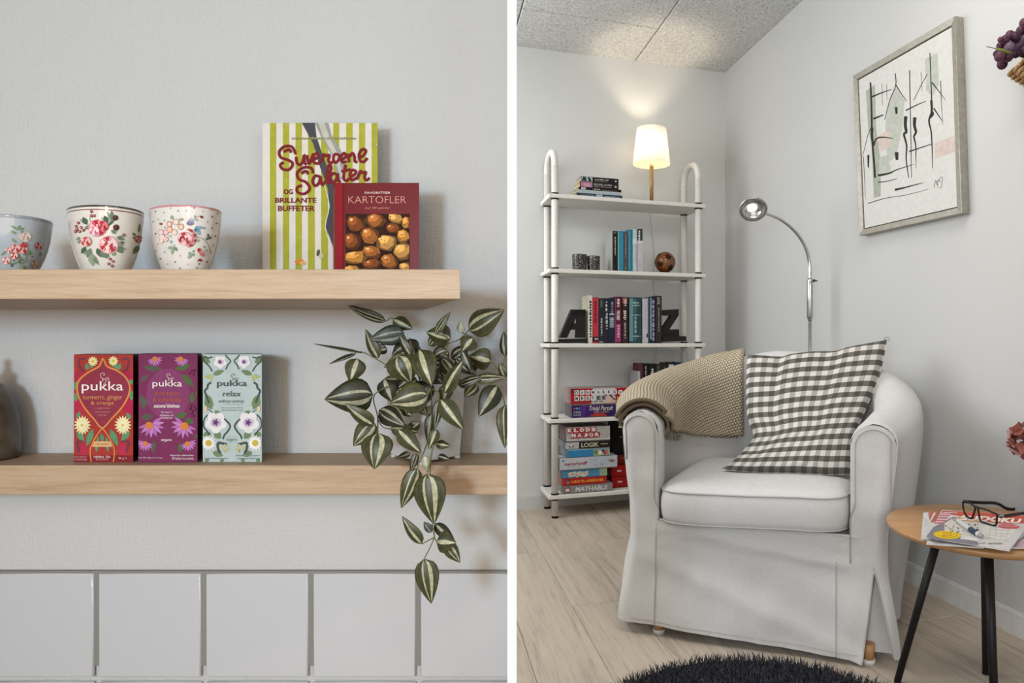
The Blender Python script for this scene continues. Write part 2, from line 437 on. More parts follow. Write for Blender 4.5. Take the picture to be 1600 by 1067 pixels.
# ================================================================== KITCHEN SHELVES
SK = -0.573                                                   # the shelves' ends and everything on them stand square to this oblique line
def sx(px, Y): return (px-CX)/F*Y
def zy(py, Y): return EYE.z+(CY-py)/F*Y
Y_UP, Y_LO = 0.889, 1.081
Z_UP1, Z_UP0 = zy(420.5, Y_UP), zy(467.3, Y_UP)
Z_LO1, Z_LO0 = zy(727, Y_LO), zy(773, Y_LO)
def shelf(name, Yf, z0, z1, xr, xrb, label):
    b = MB(); xl = -2.0
    q = [V((xl, Yf, 0)), V((xr, Yf, 0)), V((xrb, YW-0.001, 0)), V((xl, YW-0.001, 0))]
    b.prism([up(p, z0) for p in q], [up(p, z1) for p in q])
    return tag(b.build(name, M_OAK, None, 0.0015), label, 'shelf')
shelf('floating_shelf', Y_UP, Z_UP0, Z_UP1, sx(719.5, Y_UP), sx(664, YW), 'upper thick light oak wall shelf carrying the three cups and two cookbooks')
shelf('floating_shelf', Y_LO, Z_LO0, Z_LO1, -0.1905*Y_LO-0.007, -0.1905*YW-0.007, 'lower thick light oak wall shelf carrying the tea boxes and the plant')

# ---- cups
def glaze(h):
    m, b = base_mat('glaze_'+h.lstrip('#'), h, 0.08, 0, 0.5)
    n = noise_n(m, coords(m), 30, 3); m.node_tree.links.new(ramp(m, n, [(0.3, shade(h, 0.97)), (0.7, shade(h, 1.02))]), b.inputs['Base Color'])
    return m
def cup(cx, cyr, hw, Yc, zrim, h, rims, label, deco):
    x = sx(cx, Yc); r = hw/F*Yc; z0 = Z_UP1+0.0006; H_ = zrim-z0
    t = thing('latte_cup', label, 'cup', (x, Yc, z0), 'floral cups on the upper shelf')
    prof_o = [(0.0, 0.003), (0.52, 0.003), (0.535, 0.0), (0.585, 0.0), (0.60, 0.03), (0.68, 0.13), (0.79, 0.30), (0.875, 0.48), (0.935, 0.66), (0.975, 0.84), (0.985, 0.90), (0.9885, 0.925), (0.991, 0.94), (0.9965, 0.97), (1.0, 0.988), (0.995, 1.0)]
    prof_i = [(0.975, 1.0), (0.962, 0.985), (0.93, 0.8), (0.86, 0.55), (0.76, 0.33), (0.64, 0.13), (0.5, 0.06), (0.0, 0.05)]
    b = MB(); pr = [(a*r, c*H_) for a, c in prof_o+prof_i]
    mr = [0]*(len(pr)-1)
    for i, k in rims: mr[i] = k
    b.lathe(pr, (x, Yc, z0), 64, 0, SK*0.85, mrows=mr)
    b.build('body', [glaze(h)]+[glaze('#7d3a3a'), glaze('#4a443c'), glaze('#c98a8c'), glaze('#8d9499')], t)
    mp = on_mesh(b); mp.cx, mp.cy = cx, 375
    p = Print(mp); deco(p); p.build('floral_print', t)
def rose(p, x, y, r, c1, c2, c3, L=3):
    p.ell(x, y, r, r*.95, c1, L, 12)
    for k in range(7):
        a = k*0.9; p.ell(x+r*.62*cos(a), y+r*.6*sin(a), r*.42, r*.24, c2 if k % 2 else c3, L+1, 8, a+1.57)
    for k in range(4):
        a = k*1.57+.4; p.ell(x+r*.28*cos(a), y+r*.28*sin(a), r*.26, r*.15, c3 if k % 2 else c2, L+2, 8, a+1.57)
    p.ell(x, y, r*.16, r*.13, c3, L+3, 8)
def deco1(p):
    s = 9.28; Z = lambda x, y: (100+x/s, 310+y/s)
    g1, g2, g3 = '#6f8069', '#4f6150', '#8d9a80'
    for x0, y0, x1, y1, w, c in ((340, 380, 275, 270, 60, g2), (640, 350, 580, 250, 60, g2), (700, 340, 690, 170, 55, g1), (640, 400, 740, 300, 30, g2), (300, 440, 380, 410, 40, g1), (760, 560, 880, 600, 50, g1), (770, 640, 870, 680, 50, g3), (760, 690, 860, 790, 80, g1), (540, 760, 570, 860, 60, g1), (480, 720, 540, 850, 60, g2), (600, 780, 620, 870, 70, g1), (700, 780, 740, 830, 50, g3), (390, 720, 340, 860, 60, g1), (400, 800, 430, 980, 90, g3), (430, 850, 470, 930, 40, g1), (320, 700, 260, 800, 55, g2), (240, 560, 180, 600, 30, g3), (245, 600, 200, 640, 30, g3), (680, 460, 760, 510, 40, g1), (850, 620, 830, 660, 30, g2)):
        p.leaf(*Z(x0, y0), *Z(x1, y1), w/s*1.25, c, 1); p.leaf(*Z(x0, y0), *Z(x1+(y1-y0)*.45, y1-(x1-x0)*.45), w/s*.7, g3 if c != g3 else g1, .5)
    rose(p, *Z(490, 430), 14.5, '#d9848f', '#b9243a', '#eab6b6', 3)
    rose(p, *Z(575, 400), 8.5, '#c04a50', '#a01c2e', '#d97d7d', 6)
    rose(p, *Z(450, 470), 8, '#e3b3b8', '#cf7288', '#efd6d6', 6)
    rose(p, *Z(650, 670), 15, '#e2a7a6', '#b8343f', '#efd0cb', 4)
    rose(p, *Z(335, 625), 8.5, '#d98c84', '#b83c42', '#ecc0b4', 4)
    rose(p, *Z(1075, 590), 6.5, '#c07a62', '#8f3a35', '#d9a48e', 4)
    for x, y, r in ((745, 280, 40), (755, 420, 44)): p.ell(*Z(x, y), r/s, r/s, '#4a2c28', 3); p.ell(*Z(x-8, y-8), r*.5/s, r*.5/s, '#6a443c', 4)
    for x, y in ((215, 355), (185, 405), (255, 420), (175, 480), (235, 480), (195, 450), (290, 460), (405, 190), (405, 255), (445, 250), (670, 875), (710, 910), (650, 945), (700, 975), (865, 525)):
        p.ell(*Z(x, y), 22/s, 22/s, '#8f3238', 3, 8); p.ell(*Z(x, y), 9/s, 9/s, '#dcb7a8', 4, 6)
    for x0, y0, x1, y1, w in ((1080, 500, 1095, 360, 35), (1040, 540, 985, 500, 40), (1040, 580, 990, 560, 35), (1060, 680, 1000, 810, 60), (1080, 680, 1050, 790, 40)): p.leaf(*Z(x0, y0), *Z(x1, y1), w/s, '#77765a', 2)
    p.stroke([Z(405, 340), Z(380, 300), Z(405, 200)], .5, g2, 2)
def deco2(p):
    s = 9.28; Z = lambda x, y: (225+x/s, 310+y/s)
    g = '#93a58c'
    for x, y, c in ((168, 190, '#5d7d78'), (290, 205, '#c49a9a'), (390, 140, '#a5aab0'), (495, 180, '#7a93a0'), (725, 138, '#7a8893'), (620, 180, '#b9a2a4'), (855, 190, '#c9a09c'), (985, 265, '#5a5560'), (985, 430, '#7c7480'), (920, 340, '#c98d92'), (135, 335, '#8ba3a3'), (205, 305, '#c9b2b0'), (170, 510, '#5d6d78'), (205, 660, '#c9a6a6'), (170, 765, '#8f8a90'), (300, 780, '#9a9aa4'), (240, 875, '#6f8090'), (455, 920, '#7a8888'), (345, 950, '#c9a3a3'), (640, 955, '#c9a4a0'), (525, 830, '#cba6a6'), (525, 1010, '#6d7d88'), (768, 1005, '#5d6570'), (910, 920, '#8a4a48'), (1005, 680, '#b58f84'), (1050, 360, '#a8746a'), (1065, 215, '#b78a7a'), (972, 165, '#c98f86'), (300, 320, '#9db5a8'), (1030, 545, '#77745c')):
        p.ell(*Z(x, y), 1.35, 1.35, c, 1, 8)
    for x0, y0, x1, y1, w, c in ((410, 310, 410, 240, 55, g), (510, 310, 580, 300, 45, g), (740, 290, 735, 235, 30, g), (745, 290, 785, 325, 30, g), (420, 700, 345, 725, 45, g), (430, 700, 490, 760, 50, '#75876c'), (420, 710, 415, 815, 50, g), (400, 600, 395, 660, 40, '#8fb0ac'), (420, 680, 460, 680, 30, '#8fb0ac'), (690, 790, 635, 795, 40, g), (690, 800, 640, 875, 50, g), (710, 780, 720, 840, 40, g), (700, 765, 735, 760, 25, '#5f6e58'), (930, 580, 920, 500, 30, '#5d6b50'), (935, 590, 970, 550, 35, '#5d6b50'), (930, 595, 885, 575, 35, '#5d6b50'), (880, 720, 860, 680, 40, g), (890, 730, 910, 780, 40, g), (770, 630, 800, 590, 40, g), (370, 560, 400, 530, 50, '#a5bdb5'), (300, 430, 320, 410, 30, g), (850, 420, 890, 440, 30, '#8a9a98'), (800, 960, 790, 930, 20, '#6a6f5c')):
        p.leaf(*Z(x0, y0), *Z(x1, y1), w/s, c, 2)
    for cx, cy, r, c, e in ((375, 370, 40, '#e4c3ae', '#8f4a48'), (470, 340, 45, '#ead3c0', '#a86a5c'), (540, 410, 42, '#e4c6ae', '#a8685a'), (380, 450, 42, '#e6bfa6', '#c07a66'), (450, 490, 42, '#ecd2c4', '#c98a80'), (255, 490, 40, '#ebcfcb', '#c78f90'), (325, 490, 38, '#e6c2c0', '#c07a80'), (270, 560, 45, '#ebd2c6', '#c99a90'), (325, 590, 38, '#e7c8c2', '#c48a88'), (265, 615, 32, '#ecd6cc', '#c99a94')):
        p.ell(*Z(cx, cy), r/s, r*1.05/s, e, 3, 12); p.ell(*Z(cx+3, cy+2), r*.82/s, r*.86/s, c, 4, 12)
    rose(p, *Z(600, 580), 11.5, '#dc9c9c', '#a83440', '#ecc4c0', 5)
    for k in range(9):
        a = -1.3+k*.32; p.stroke([Z(620+100*cos(a-.2), 570+115*sin(a-.2)), Z(625+125*cos(a), 570+130*sin(a)), Z(620+100*cos(a+.2), 570+115*sin(a+.2))], 3.0, '#9a2430' if k % 2 else '#d98c8c', 9)
    p.ell(*Z(565, 585), 4.2, 4.4, '#8f1626', 9); p.ell(*Z(570, 600), 2, 3, '#dca0a0', 10)
    p.stroke([Z(750, 550), Z(860, 590), Z(930, 680), Z(970, 800)], 0.9, '#84866a', 3)
    p.stroke([Z(740, 280), Z(790, 255), Z(820, 260)], 0.6, '#84957c', 3); p.ell(*Z(832, 268), 2.6, 2.0, '#8a1c30', 4, 10, .5); p.ell(*Z(255, 368), 2.4, 1.8, '#9a4a44', 4)
    for x, y, a, c in ((650, 350, -.9, '#8e8ea6'), (690, 345, .9, '#8e94ac'), (670, 370, 0, '#75758f'), (690, 310, 0, '#b9b4c8'), (770, 440, 1.2, '#5f86a0'), (800, 420, 0, '#82a4b8'), (785, 490, 1.5, '#85a8b8'), (760, 460, .4, '#4f7892')): p.ell(*Z(x, y), 4.4, 2.6, c, 4, 10, a)
    for x, y, r, c in ((800, 750, 30, '#c4686a'), (830, 790, 32, '#cf8480'), (850, 810, 24, '#c46a68'), (790, 740, 18, '#a02c38'), (835, 770, 14, '#dca8a0')): p.ell(*Z(x, y), r/s, r*1.2/s, c, 4)
    for x1, y1 in ((770, 910), (835, 915)): p.leaf(*Z(810, 870), *Z(x1, y1), 2.6, '#8a2a34', 4)
    p.stroke([Z(820, 850), Z(810, 890), Z(795, 970)], 0.5, '#84866a', 3)
def deco3(p):
    s = 10.67; Z = lambda x, y: (x/s, 325+y/s)
    R = random.Random(3)
    for k in range(46):
        x = R.uniform(190, 560); y = R.uniform(760, 1010); a = R.uniform(0, 6.28); l = R.uniform(40, 85)
        p.leaf(*Z(x, y), *Z(x+l*cos(a), y+l*sin(a)), R.uniform(2, 4), R.choice(['#7c8f6e', '#6a7d5c', '#93a084', '#5c7057', '#a8ad90']), 1)
    for x0, y0, x1, y1 in ((330, 360, 310, 290), (340, 360, 400, 330), (320, 370, 180, 290), (340, 380, 380, 400), (270, 430, 180, 380), (300, 330, 340, 290), (240, 560, 200, 500), (640, 770, 700, 760), (270, 570, 230, 540), (60, 780, 20, 760), (430, 790, 500, 720), (90, 760, 60, 720)): p.leaf(*Z(x0, y0), *Z(x1, y1), 4, '#7d9170', 2)
    rose(p, *Z(430, 480), 8, '#d8c4b4', '#b99a90', '#e6d8cc', 3); rose(p, *Z(360, 470), 5, '#dccabc', '#c4a498', '#e6d8cc', 3)
    rose(p, *Z(370, 680), 8.5, '#d08a84', '#b0363a', '#e6bcb2', 4); rose(p, *Z(260, 670), 7.5, '#cf8882', '#b23c40', '#e7c0b4', 4)
    rose(p, *Z(390, 610), 4.5, '#bc2e32', '#9a1c24', '#cf5a54', 7); rose(p, *Z(240, 790), 6, '#d88e80', '#b03034', '#e9c8b8', 5)
    rose(p, *Z(110, 870), 6.5, '#dca8a4', '#c0686a', '#e9ccc6', 4); rose(p, *Z(150, 700), 5, '#dca6a2', '#bb6266', '#e9ccc6', 4)
    rose(p, *Z(630, 630), 6, '#c87c72', '#8e2c30', '#dca89c', 4); rose(p, *Z(560, 930), 6, '#c9a58e', '#a87a66', '#d9bfa8', 4)
cup(15.5, 347, 63.5, 1.0, zy(345.5, 1.0), '#adb4b8', [(12, 4), (13, 4), (14, 4), (15, 4)], 'grey blue cup with small pink roses, leftmost of the three cups', deco3)
cup(165.5, 331, 58.5, 1.0, zy(331.5, 1.0), '#e0dace', [(11, 1), (13, 2), (14, 2)], 'cream cup with red roses, blackberries and a dark double rim', deco1)
cup(290.0, 331, 56.5, 1.0, zy(331, 1.0), '#e2dcd3', [(13, 3), (14, 3)], 'cream cup with tiny dots, a pink rose and a thin pink rim', deco2)

# ---- cookbooks
def book_up(name, label, x0, x1, ytop, Y, z0, th, cover, pages, spine=None, group=None, page_side=0.0):
    xl, xr = sx(x0, Y), sx(x1, Y); zt_ = zy(ytop, Y)
    t = thing(name, label, 'book', ((xl+xr)/2, Y+th/2, z0), group)
    D = V((SK, 1, 0)); c = 0.0016; O = V((0, Y, 0))
    b = MB()
    b.obox(O, X1, D, UP, (xl, xr), (0, c), (z0, zt_)); b.obox(O, X1, D, UP, (xl, xr), (th-c, th), (z0, zt_)); b.obox(O, X1, D, UP, (xl, xl+c), (c, th-c), (z0, zt_))
    b.build('cover', mat(cover, 0.35), t, 0.0005)
    b = MB(); b.obox(O, X1, D, UP, (xl+c, xr-0.0012), (c, th-c), (z0+0.002, zt_-0.002)); b.build('pages', mat(pages, 0.9), t)
    return t, Print(planar(V((0, Y, 0)), V((0, -1, 0))))
t, p = book_up('cookbook', 'tall green and white striped cookbook with red script lettering, leaning on the wall', 410, 590, 192, 1.15, Z_UP1, 0.014, '#dcd6cc', '#d8d2c6')
Z = lambda x, y: (390+x/4, 170+y/4)
lime = '#a9a836'
for x0, x1 in ((127, 167), (208, 248), (287, 327), (365, 408), (447, 490), (523, 560), (604, 644), (684, 723), (763, 800)):
    p.rect(*Z(x0, 88), *Z(x1, 1015), lime, 1)
R = random.Random(5)
for k in range(70):
    x = R.choice([147, 228, 307, 386, 468, 541, 624, 703, 781])+R.uniform(-19, 17); y = R.choice([R.uniform(95, 300), R.uniform(300, 1000)]); p.ell(*Z(x, y), R.uniform(.3, .9), R.uniform(.3, 1.1), '#d9d6c0', 2, 6)
p.poly([Z(410, 88), Z(492, 88), Z(510, 160), Z(560, 240), Z(600, 330), Z(600, 440), Z(555, 440), Z(520, 300), Z(450, 180)], '#9c9a90', 2)
p.poly([Z(430, 88), Z(470, 88), Z(500, 180), Z(560, 300), Z(585, 420), Z(570, 430), Z(530, 300), Z(460, 170)], '#c3c0b4', 3)
p.poly([Z(328, 88), Z(408, 88), Z(418, 170), Z(450, 270), Z(500, 400), Z(540, 480), Z(560, 700), Z(560, 1000), Z(530, 1000), Z(523, 860), Z(478, 740), Z(500, 620), Z(490, 500), Z(440, 360), Z(400, 220)], '#4b4a50', 4)
p.stroke([Z(470, 480), Z(500, 610), Z(474, 740), Z(520, 870)], 1.2, '#e6e2da', 5)
p.scrawl(*Z(265, 178), *Z(665, 192), '#8f9060', 5, 34, seed=4)
RED = '#7c1f26'
S1 = [[(290, 285), (268, 240), (222, 236), (188, 268), (198, 305), (245, 322), (272, 345), (250, 380), (210, 378), (194, 352), (215, 335)], [(215, 270), (250, 255), (262, 275)],
      [(293, 300), (297, 335), (316, 352), (335, 330), (343, 288), (345, 335), (358, 350)], [(360, 290), (373, 345), (392, 305), (398, 285), (402, 300)],
      [(400, 320), (432, 300), (422, 278), (402, 300), (404, 335), (430, 342), (452, 320)], [(450, 335), (466, 285), (474, 296), (500, 290), (494, 322), (506, 340), (524, 330)],
      [(562, 290), (536, 285), (525, 315), (540, 338), (560, 318), (566, 290), (572, 322), (603, 300), (594, 278), (574, 300), (582, 335), (608, 330)],
      [(615, 282), (624, 335)], [(622, 305), (645, 278), (657, 300), (660, 330), (676, 332)], [(682, 310), (716, 290), (728, 262), (706, 255), (686, 285), (692, 325), (716, 332), (738, 308)]]
S2 = [[(398, 405), (388, 372), (340, 368), (300, 400), (310, 440), (355, 460), (378, 500), (345, 532), (302, 522), (300, 492), (330, 480)], [(325, 405), (355, 390), (368, 410)],
      [(440, 425), (412, 420), (396, 455), (411, 482), (435, 465), (446, 425), (449, 465), (464, 480)], [(464, 470), (492, 430), (512, 372), (501, 350), (489, 380), (486, 440), (498, 472)],
      [(545, 410), (521, 405), (506, 440), (521, 467), (545, 440), (552, 405), (556, 450), (572, 455)], [(602, 350), (590, 430), (606, 452), (622, 435)], [(575, 392), (632, 380)],
      [(626, 430), (660, 410), (665, 390), (641, 385), (629, 415), (641, 447), (672, 430)], [(672, 445), (694, 390), (702, 402), (728, 396), (720, 428), (732, 448), (752, 432)]]
for st in S1+S2:
    p.stroke([Z(*q) for q in st], 4.3, RED, 7, 4)
p.text('OG', *Z(215, 503), *Z(272, 535), RED, 6, 0.02); p.text('BRILLANTE', *Z(162, 556), *Z(420, 588), RED, 6, 0.02); p.text('BUFFETER', *Z(180, 606), *Z(408, 640), RED, 6, 0.02)
p.ell(*Z(312, 955), 7, 4.5, '#d98a3c', 3); p.ell(*Z(335, 965), 5, 3, '#e6b070', 4); p.ell(*Z(430, 900), 2.5, 5.5, '#57583a', 3, rot=.2); p.ell(*Z(450, 920), 4, 4, '#c9b89a', 2)
p.build('cover_print', t)

t, p = book_up('cookbook', 'small dark red potato cookbook standing in front of the striped cookbook', 523, 655, 285.5, 1.10, Z_UP1, 0.022, '#6e121b', '#cdb49a')
p.rect(523.3, 286, 535, 440, '#8c1a22', 1); p.rect(535, 286, 538, 440, '#6c141c', 2)
p.text('FAVORITTER', *Z(720, 518), *Z(880, 531), '#e6d8cc', 2, 0.01); p.text('KARTOFLER', *Z(617, 546), *Z(978, 590), '#d0988a', 2, -0.012); p.text('over 100 opskrifter', *Z(722, 612), *Z(878, 630), '#c98a7c', 2, 0, .3)
x0, y0, x1, y1 = 540, 334, 640, 445
p.rect(x0, y0, x1, y1, '#35190f', 2)
R = random.Random(11); p.clip = (x0, y0, x1, y1)
pot = [(660, 720, 62, 55, .4), (790, 700, 62, 50, 0), (910, 685, 50, 30, .2), (980, 715, 26, 40, 0), (895, 750, 48, 32, .1), (750, 795, 60, 58, .3), (860, 835, 62, 52, -.4), (965, 800, 45, 42, .3), (640, 830, 58, 50, .3), (765, 895, 66, 40, .2), (960, 890, 62, 50, -.6), (665, 930, 70, 44, 0), (765, 975, 60, 32, -.2), (875, 955, 60, 50, .6), (975, 990, 40, 30, 0), (640, 1010, 60, 30, 0), (870, 1030, 70, 30, 0), (730, 1030, 50, 30, .3), (970, 1050, 50, 30, 0)]
for k, (x, y, rx, ry, a) in enumerate(pot):
    cx_, cy_ = Z(x, y); rx, ry = rx/4, ry/4
    c = ['#8a4a20', '#a8642c', '#d09a50', '#c98a3e'][k % 4]
    rx *= 1.1; ry *= 1.1
    blob = lambda k_, ox, oy, col, n_: p.raw([(cx_+ox+(rx*k_*cos(w)*cos(a)-ry*k_*sin(w)*sin(a))*j, cy_+oy+(rx*k_*cos(w)*sin(a)+ry*k_*sin(w)*cos(a))*j) for w, j in [(2*pi*i_/n_, R.uniform(.74, 1.12)) for i_ in range(n_)]], [tuple(range(n_))], col, 3+k*.1)
    blob(1.06, 0, .8, '#2a120a', 9); blob(1, 0, 0, shade(c, .55), 8); blob(.84, -.8, -1.2, shade(c, .92), 7); blob(.55, -rx*.28, -ry*.3, shade(c, 1.2), 5); blob(.16, -rx*.35, -ry*.45, '#e6c894', 5)
    for q in range(5): p.ell(cx_+R.uniform(-.6, .6)*rx, cy_+R.uniform(-.6, .6)*ry, 1.3, .6, '#5a2c14', 3.05+k*.1, 6, R.uniform(0, 3))
p.build('cover_print', t)

# ---- tea boxes
def teabox(label, q, Y, depth, front, side, grp='herbal tea boxes on the lower shelf'):
    """q: left/right at top, left/right at bottom, top y, bottom y in the picture of the front"""
    xl, xr, yt, yb = q
    z0, z1 = Z_LO1+0.0004, zy(yt, Y)
    t = thing('tea_box', label, 'tea box', ((sx(xl, Y)+sx(xr, Y))/2, Y+depth/2, z0), grp)
    b = MB(); D = V((SK*0.95, 1, 0))
    b.obox(V((0, Y, 0)), X1, D, UP, (sx(xl, Y), sx(xr, Y)), (0, depth), (z0, z1)); 
    b.f = [f for k, f in enumerate(b.f) if k != 5]; b.mi = b.mi[:5]; b.sm = b.sm[:5]
    b.add([V((sx(xr, Y), Y, z0)), V((sx(xr, Y), Y, z1)), V((sx(xr, Y), Y, z1))+D*depth, V((sx(xr, Y), Y, z0))+D*depth], [(0, 3, 2, 1)], 1)
    b.build('carton', [mat(front, 0.4), mat(side, 0.45)], t)
    b = MB(); b.obox(V((0, Y, 0)), X1, D, UP, (sx(xl, Y)+0.0006, sx(xr, Y)-0.0006), (0.0004, depth-.001), (z1, z1+0.0009)); b.build('lid_flap', mat(shade(front, .85), 0.4), t)
    p = Print(planar(V((0, Y, 0)), V((0, -1, 0)))); p.clip = (max(q[0], q[0]), yt, xr, yb); return t, p
def swirl(p, Z, cx, y0, k, c, L):
    """the little curled flourish above the word"""
    W = lambda x, y: Z(cx+x*k, y0+y*k)
    p.stroke([W(0, 45), W(20, 30), W(28, 8), W(10, -8), W(-8, 4), W(4, 16)], 4.6*k/5.92, c, L, 4)
    p.stroke([W(2, -8), W(-22, -28), W(-20, -55), W(4, -62), W(14, -46), W(0, -40)], 4.2*k/5.92, c, L, 4)
    p.stroke([W(18, 0), W(34, -16), W(52, -14), W(50, 2), W(38, 0)], 3.6*k/5.92, c, L, 4)
Z = lambda x, y: (110+x/5.924, 545+y/5.924)
t, p = teabox('red tea box with cream flowers and an orange teardrop outline, leftmost of three', (115.5, 208, 554.5, 722), 1.109, 0.062, '#a83a34', '#3c1014')
or_, gr, pu = '#d98a48', '#5f9068', '#6d3a4c'
for x, y, rx, ry, a, c in ((90, 280, 60, 90, .2, '#a82c44'), (530, 280, 50, 90, -.2, '#b02848'), (80, 520, 60, 110, 0, '#b3304a'), (540, 520, 50, 100, 0, '#b02848'), (110, 930, 50, 60, .5, '#b5304c'), (490, 930, 50, 60, -.5, '#b5304c')): p.ell(*Z(x, y), rx/5.92, ry/5.92, c, 1, 12, a)
for x0, y0, x1, y1, w in ((60, 300, 40, 380, 50), (60, 400, 50, 490, 40), (570, 280, 560, 330, 50), (575, 380, 565, 480, 50), (60, 640, 90, 580, 40), (560, 650, 520, 590, 40), (60, 760, 130, 860, 60), (550, 760, 470, 850, 60), (210, 740, 150, 900, 60), (370, 740, 440, 900, 60), (160, 200, 150, 130, 40), (250, 90, 180, 180, 50), (360, 90, 440, 190, 50), (440, 200, 465, 130, 40), (240, 960, 260, 800, 36), (350, 960, 335, 800, 36), (300, 860, 290, 780, 40)): p.leaf(*Z(x0, y0), *Z(x1, y1), w/5.92, gr, 2)
for q in ([(140, 100), (90, 90), (75, 130), (95, 180), (130, 210)], [(470, 100), (530, 90), (540, 130), (520, 190), (480, 210)], [(60, 860), (70, 900), (80, 960)], [(545, 860), (530, 910), (520, 960)], [(120, 860), (80, 850), (62, 880)], [(470, 860), (520, 850), (545, 880)], [(215, 650), (245, 690), (280, 730)], [(380, 650), (350, 690), (320, 730)]): p.stroke([Z(*a) for a in q], 3.0, pu, 3)
tear = [(303, 88), (270, 160), (180, 210), (95, 275), (65, 340), (75, 430), (130, 540), (220, 650), (297, 732), (380, 650), (480, 540), (540, 430), (550, 340), (510, 260), (430, 200), (340, 160)]
tp = [(q.x, q.y) for q in smooth([(*Z(*a), 0) for a in tear], 4, True)]
p.poly(tp, '#8f3547', 4); p.stroke([Z(*a) for a in tear], 2.6, or_, 5, 4, True)
p.stroke([Z(297, 732), Z(240, 810), Z(195, 900), Z(185, 960), Z(195, 1045)], 1.9, or_, 5); p.stroke([Z(297, 732), Z(350, 800), Z(395, 890), Z(410, 960), Z(400, 1045)], 1.9, or_, 5)
for x, y in ((210, 115), (400, 112)): p.flower(*Z(x, y), 8.2, 11, '#e6dc9c', '#d9b860', 5, .42)
for x, y in ((115, 705), (490, 705)):
    p.flower(*Z(x, y), 13.5, 16, '#ece0a8', None, 5, .34, sq=1.15); p.flower(*Z(x, y), 8, 12, '#f0e6bc', '#d9c060', 7, .4)
p.rect(*Z(30, 985), *Z(583, 1052), '#84262e', 1)
for a in ((205, 855, 388, 905),): p.poly([Z(228, 855), Z(378, 855), Z(392, 905), Z(205, 905)], '#dcb080', 6)
p.text('ORGANIC', *Z(232, 868), *Z(370, 892), '#b07a4a', 7)
w_ = '#efe6e0'
p.text('pukka', *Z(110, 300), *Z(495, 412), w_, 6, 0.004); swirl(p, Z, 310, 285, 1.0, w_, 7)
p.text('turmeric, ginger', *Z(118, 428), *Z(485, 478), '#dc9a62', 6); p.text('& orange', *Z(195, 482), *Z(405, 526), '#dc9a62', 6)
for y, a, c, s_ in ((540, 230, 375, 'a bright blend'), (572, 235, 370, 'of turmeric'), (602, 258, 342, 'root tea')): p.text(s_, *Z(a, y), *Z(c, y+19), '#c98a8a', 6)
p.text('NATURALLY', *Z(42, 990), *Z(160, 1008), '#d99a9a', 6); p.text('CAFFEINE FREE', *Z(42, 1016), *Z(160, 1032), '#d99a9a', 6)
p.text('HERBAL TEA', *Z(222, 988), *Z(378, 1008), '#e9c8c0', 6, .01); p.text('20 SACHETS', *Z(240, 1014), *Z(358, 1030), '#d9a4a0', 6); p.text('36 g \u212e', *Z(452, 1000), *Z(528, 1024), '#e9c8c0', 6)
p.build('carton_print', t)

Z = lambda x, y: (210+x/5.924, 545+y/5.924)
t, p = teabox('purple tea box with pink coneflowers, middle one of the three', (216.5, 308.5, 553.5, 722), 1.106, 0.062, '#7a3258', '#2c0c1c')
p.ell(*Z(310, 420), 34, 40, '#86406a', 1, 20)
gd = '#53663f'
for x0, y0, x1, y1, w in ((80, 170, 260, 190, 60), (520, 150, 370, 190, 60), (60, 300, 130, 240, 40), (90, 560, 60, 420, 60), (120, 520, 90, 450, 40), (440, 230, 555, 360, 60), (540, 400, 530, 510, 50), (60, 640, 180, 620, 60), (380, 640, 490, 590, 60), (470, 650, 550, 690, 60), (170, 960, 190, 850, 50), (430, 960, 420, 870, 50), (560, 800, 600, 820, 40), (585, 440, 580, 380, 30)): p.leaf(*Z(x0, y0), *Z(x1, y1), w/5.92, '#5d5a50' if x0 < 300 else gd, 2)
for x, y in ((535, 200), (515, 225), (550, 235), (530, 520), (560, 535), (520, 560), (545, 575), (570, 560), (535, 600), (555, 620), (525, 545), (560, 200)): p.ell(*Z(x, y), 2.0, 2.0, '#551b3a', 3, 8)
def cone(x, y, r, a0, a1, hc, hr):
    n = 9
    for k in range(n):
        a = a0+(a1-a0)*k/(n-1); p.leaf(*Z(x, y), *Z(x+r*cos(a), y+r*sin(a)), 5.2*r/110, '#c080bc' if k % 2 else '#b06cac', 4)
    p.ell(*Z(x+hc[0], y+hc[1]), hr/5.92, hr*.95/5.92, '#cf7f3c', 5, 14)
cone(190, 95, 72, -.2, 2.9, (5, 0), 26); cone(440, 95, 70, .2, 3.3, (-10, 0), 26)
cone(160, 700, 125, -.6, 2.9, (-20, 8), 36); cone(460, 710, 120, .3, 3.9, (8, 5), 38)
cone(105, 870, 80, .3, 3.4, (0, 5), 24); cone(500, 870, 80, -.3, 2.7, (-5, 8), 25)
p.text('pukka', *Z(172, 288), *Z(445, 366), w_, 6, 0.004); swirl(p, Z, 325, 280, 0.8, w_, 7)
p.text('elderberry', *Z(190, 392), *Z(425, 440), '#c4683c', 6); p.text('& echinacea', *Z(178, 446), *Z(438, 486), '#c4683c', 6)
p.text('seasonal kindness', *Z(182, 508), *Z(425, 544), w_, 6, .012, .35)
for y, a, c, s_ in ((578, 250, 358, 'the magic of'), (604, 240, 366, 'echinacea and'), (628, 248, 356, 'elderberries')): p.text(s_, *Z(a, y), *Z(c, y+18), '#e0c4d0', 6, .01)
p.text('organic', *Z(250, 830), *Z(352, 858), w_, 6, .01)
p.text('Net Wt 40g \u212e (1.41oz)', *Z(42, 998), *Z(262, 1018), '#dcc0cc', 6); p.text('Naturally caffeine free', *Z(338, 976), *Z(552, 996), w_, 6); p.text('20 herbal tea sachets', *Z(352, 1002), *Z(552, 1022), w_, 6)
p.build('carton_print', t)

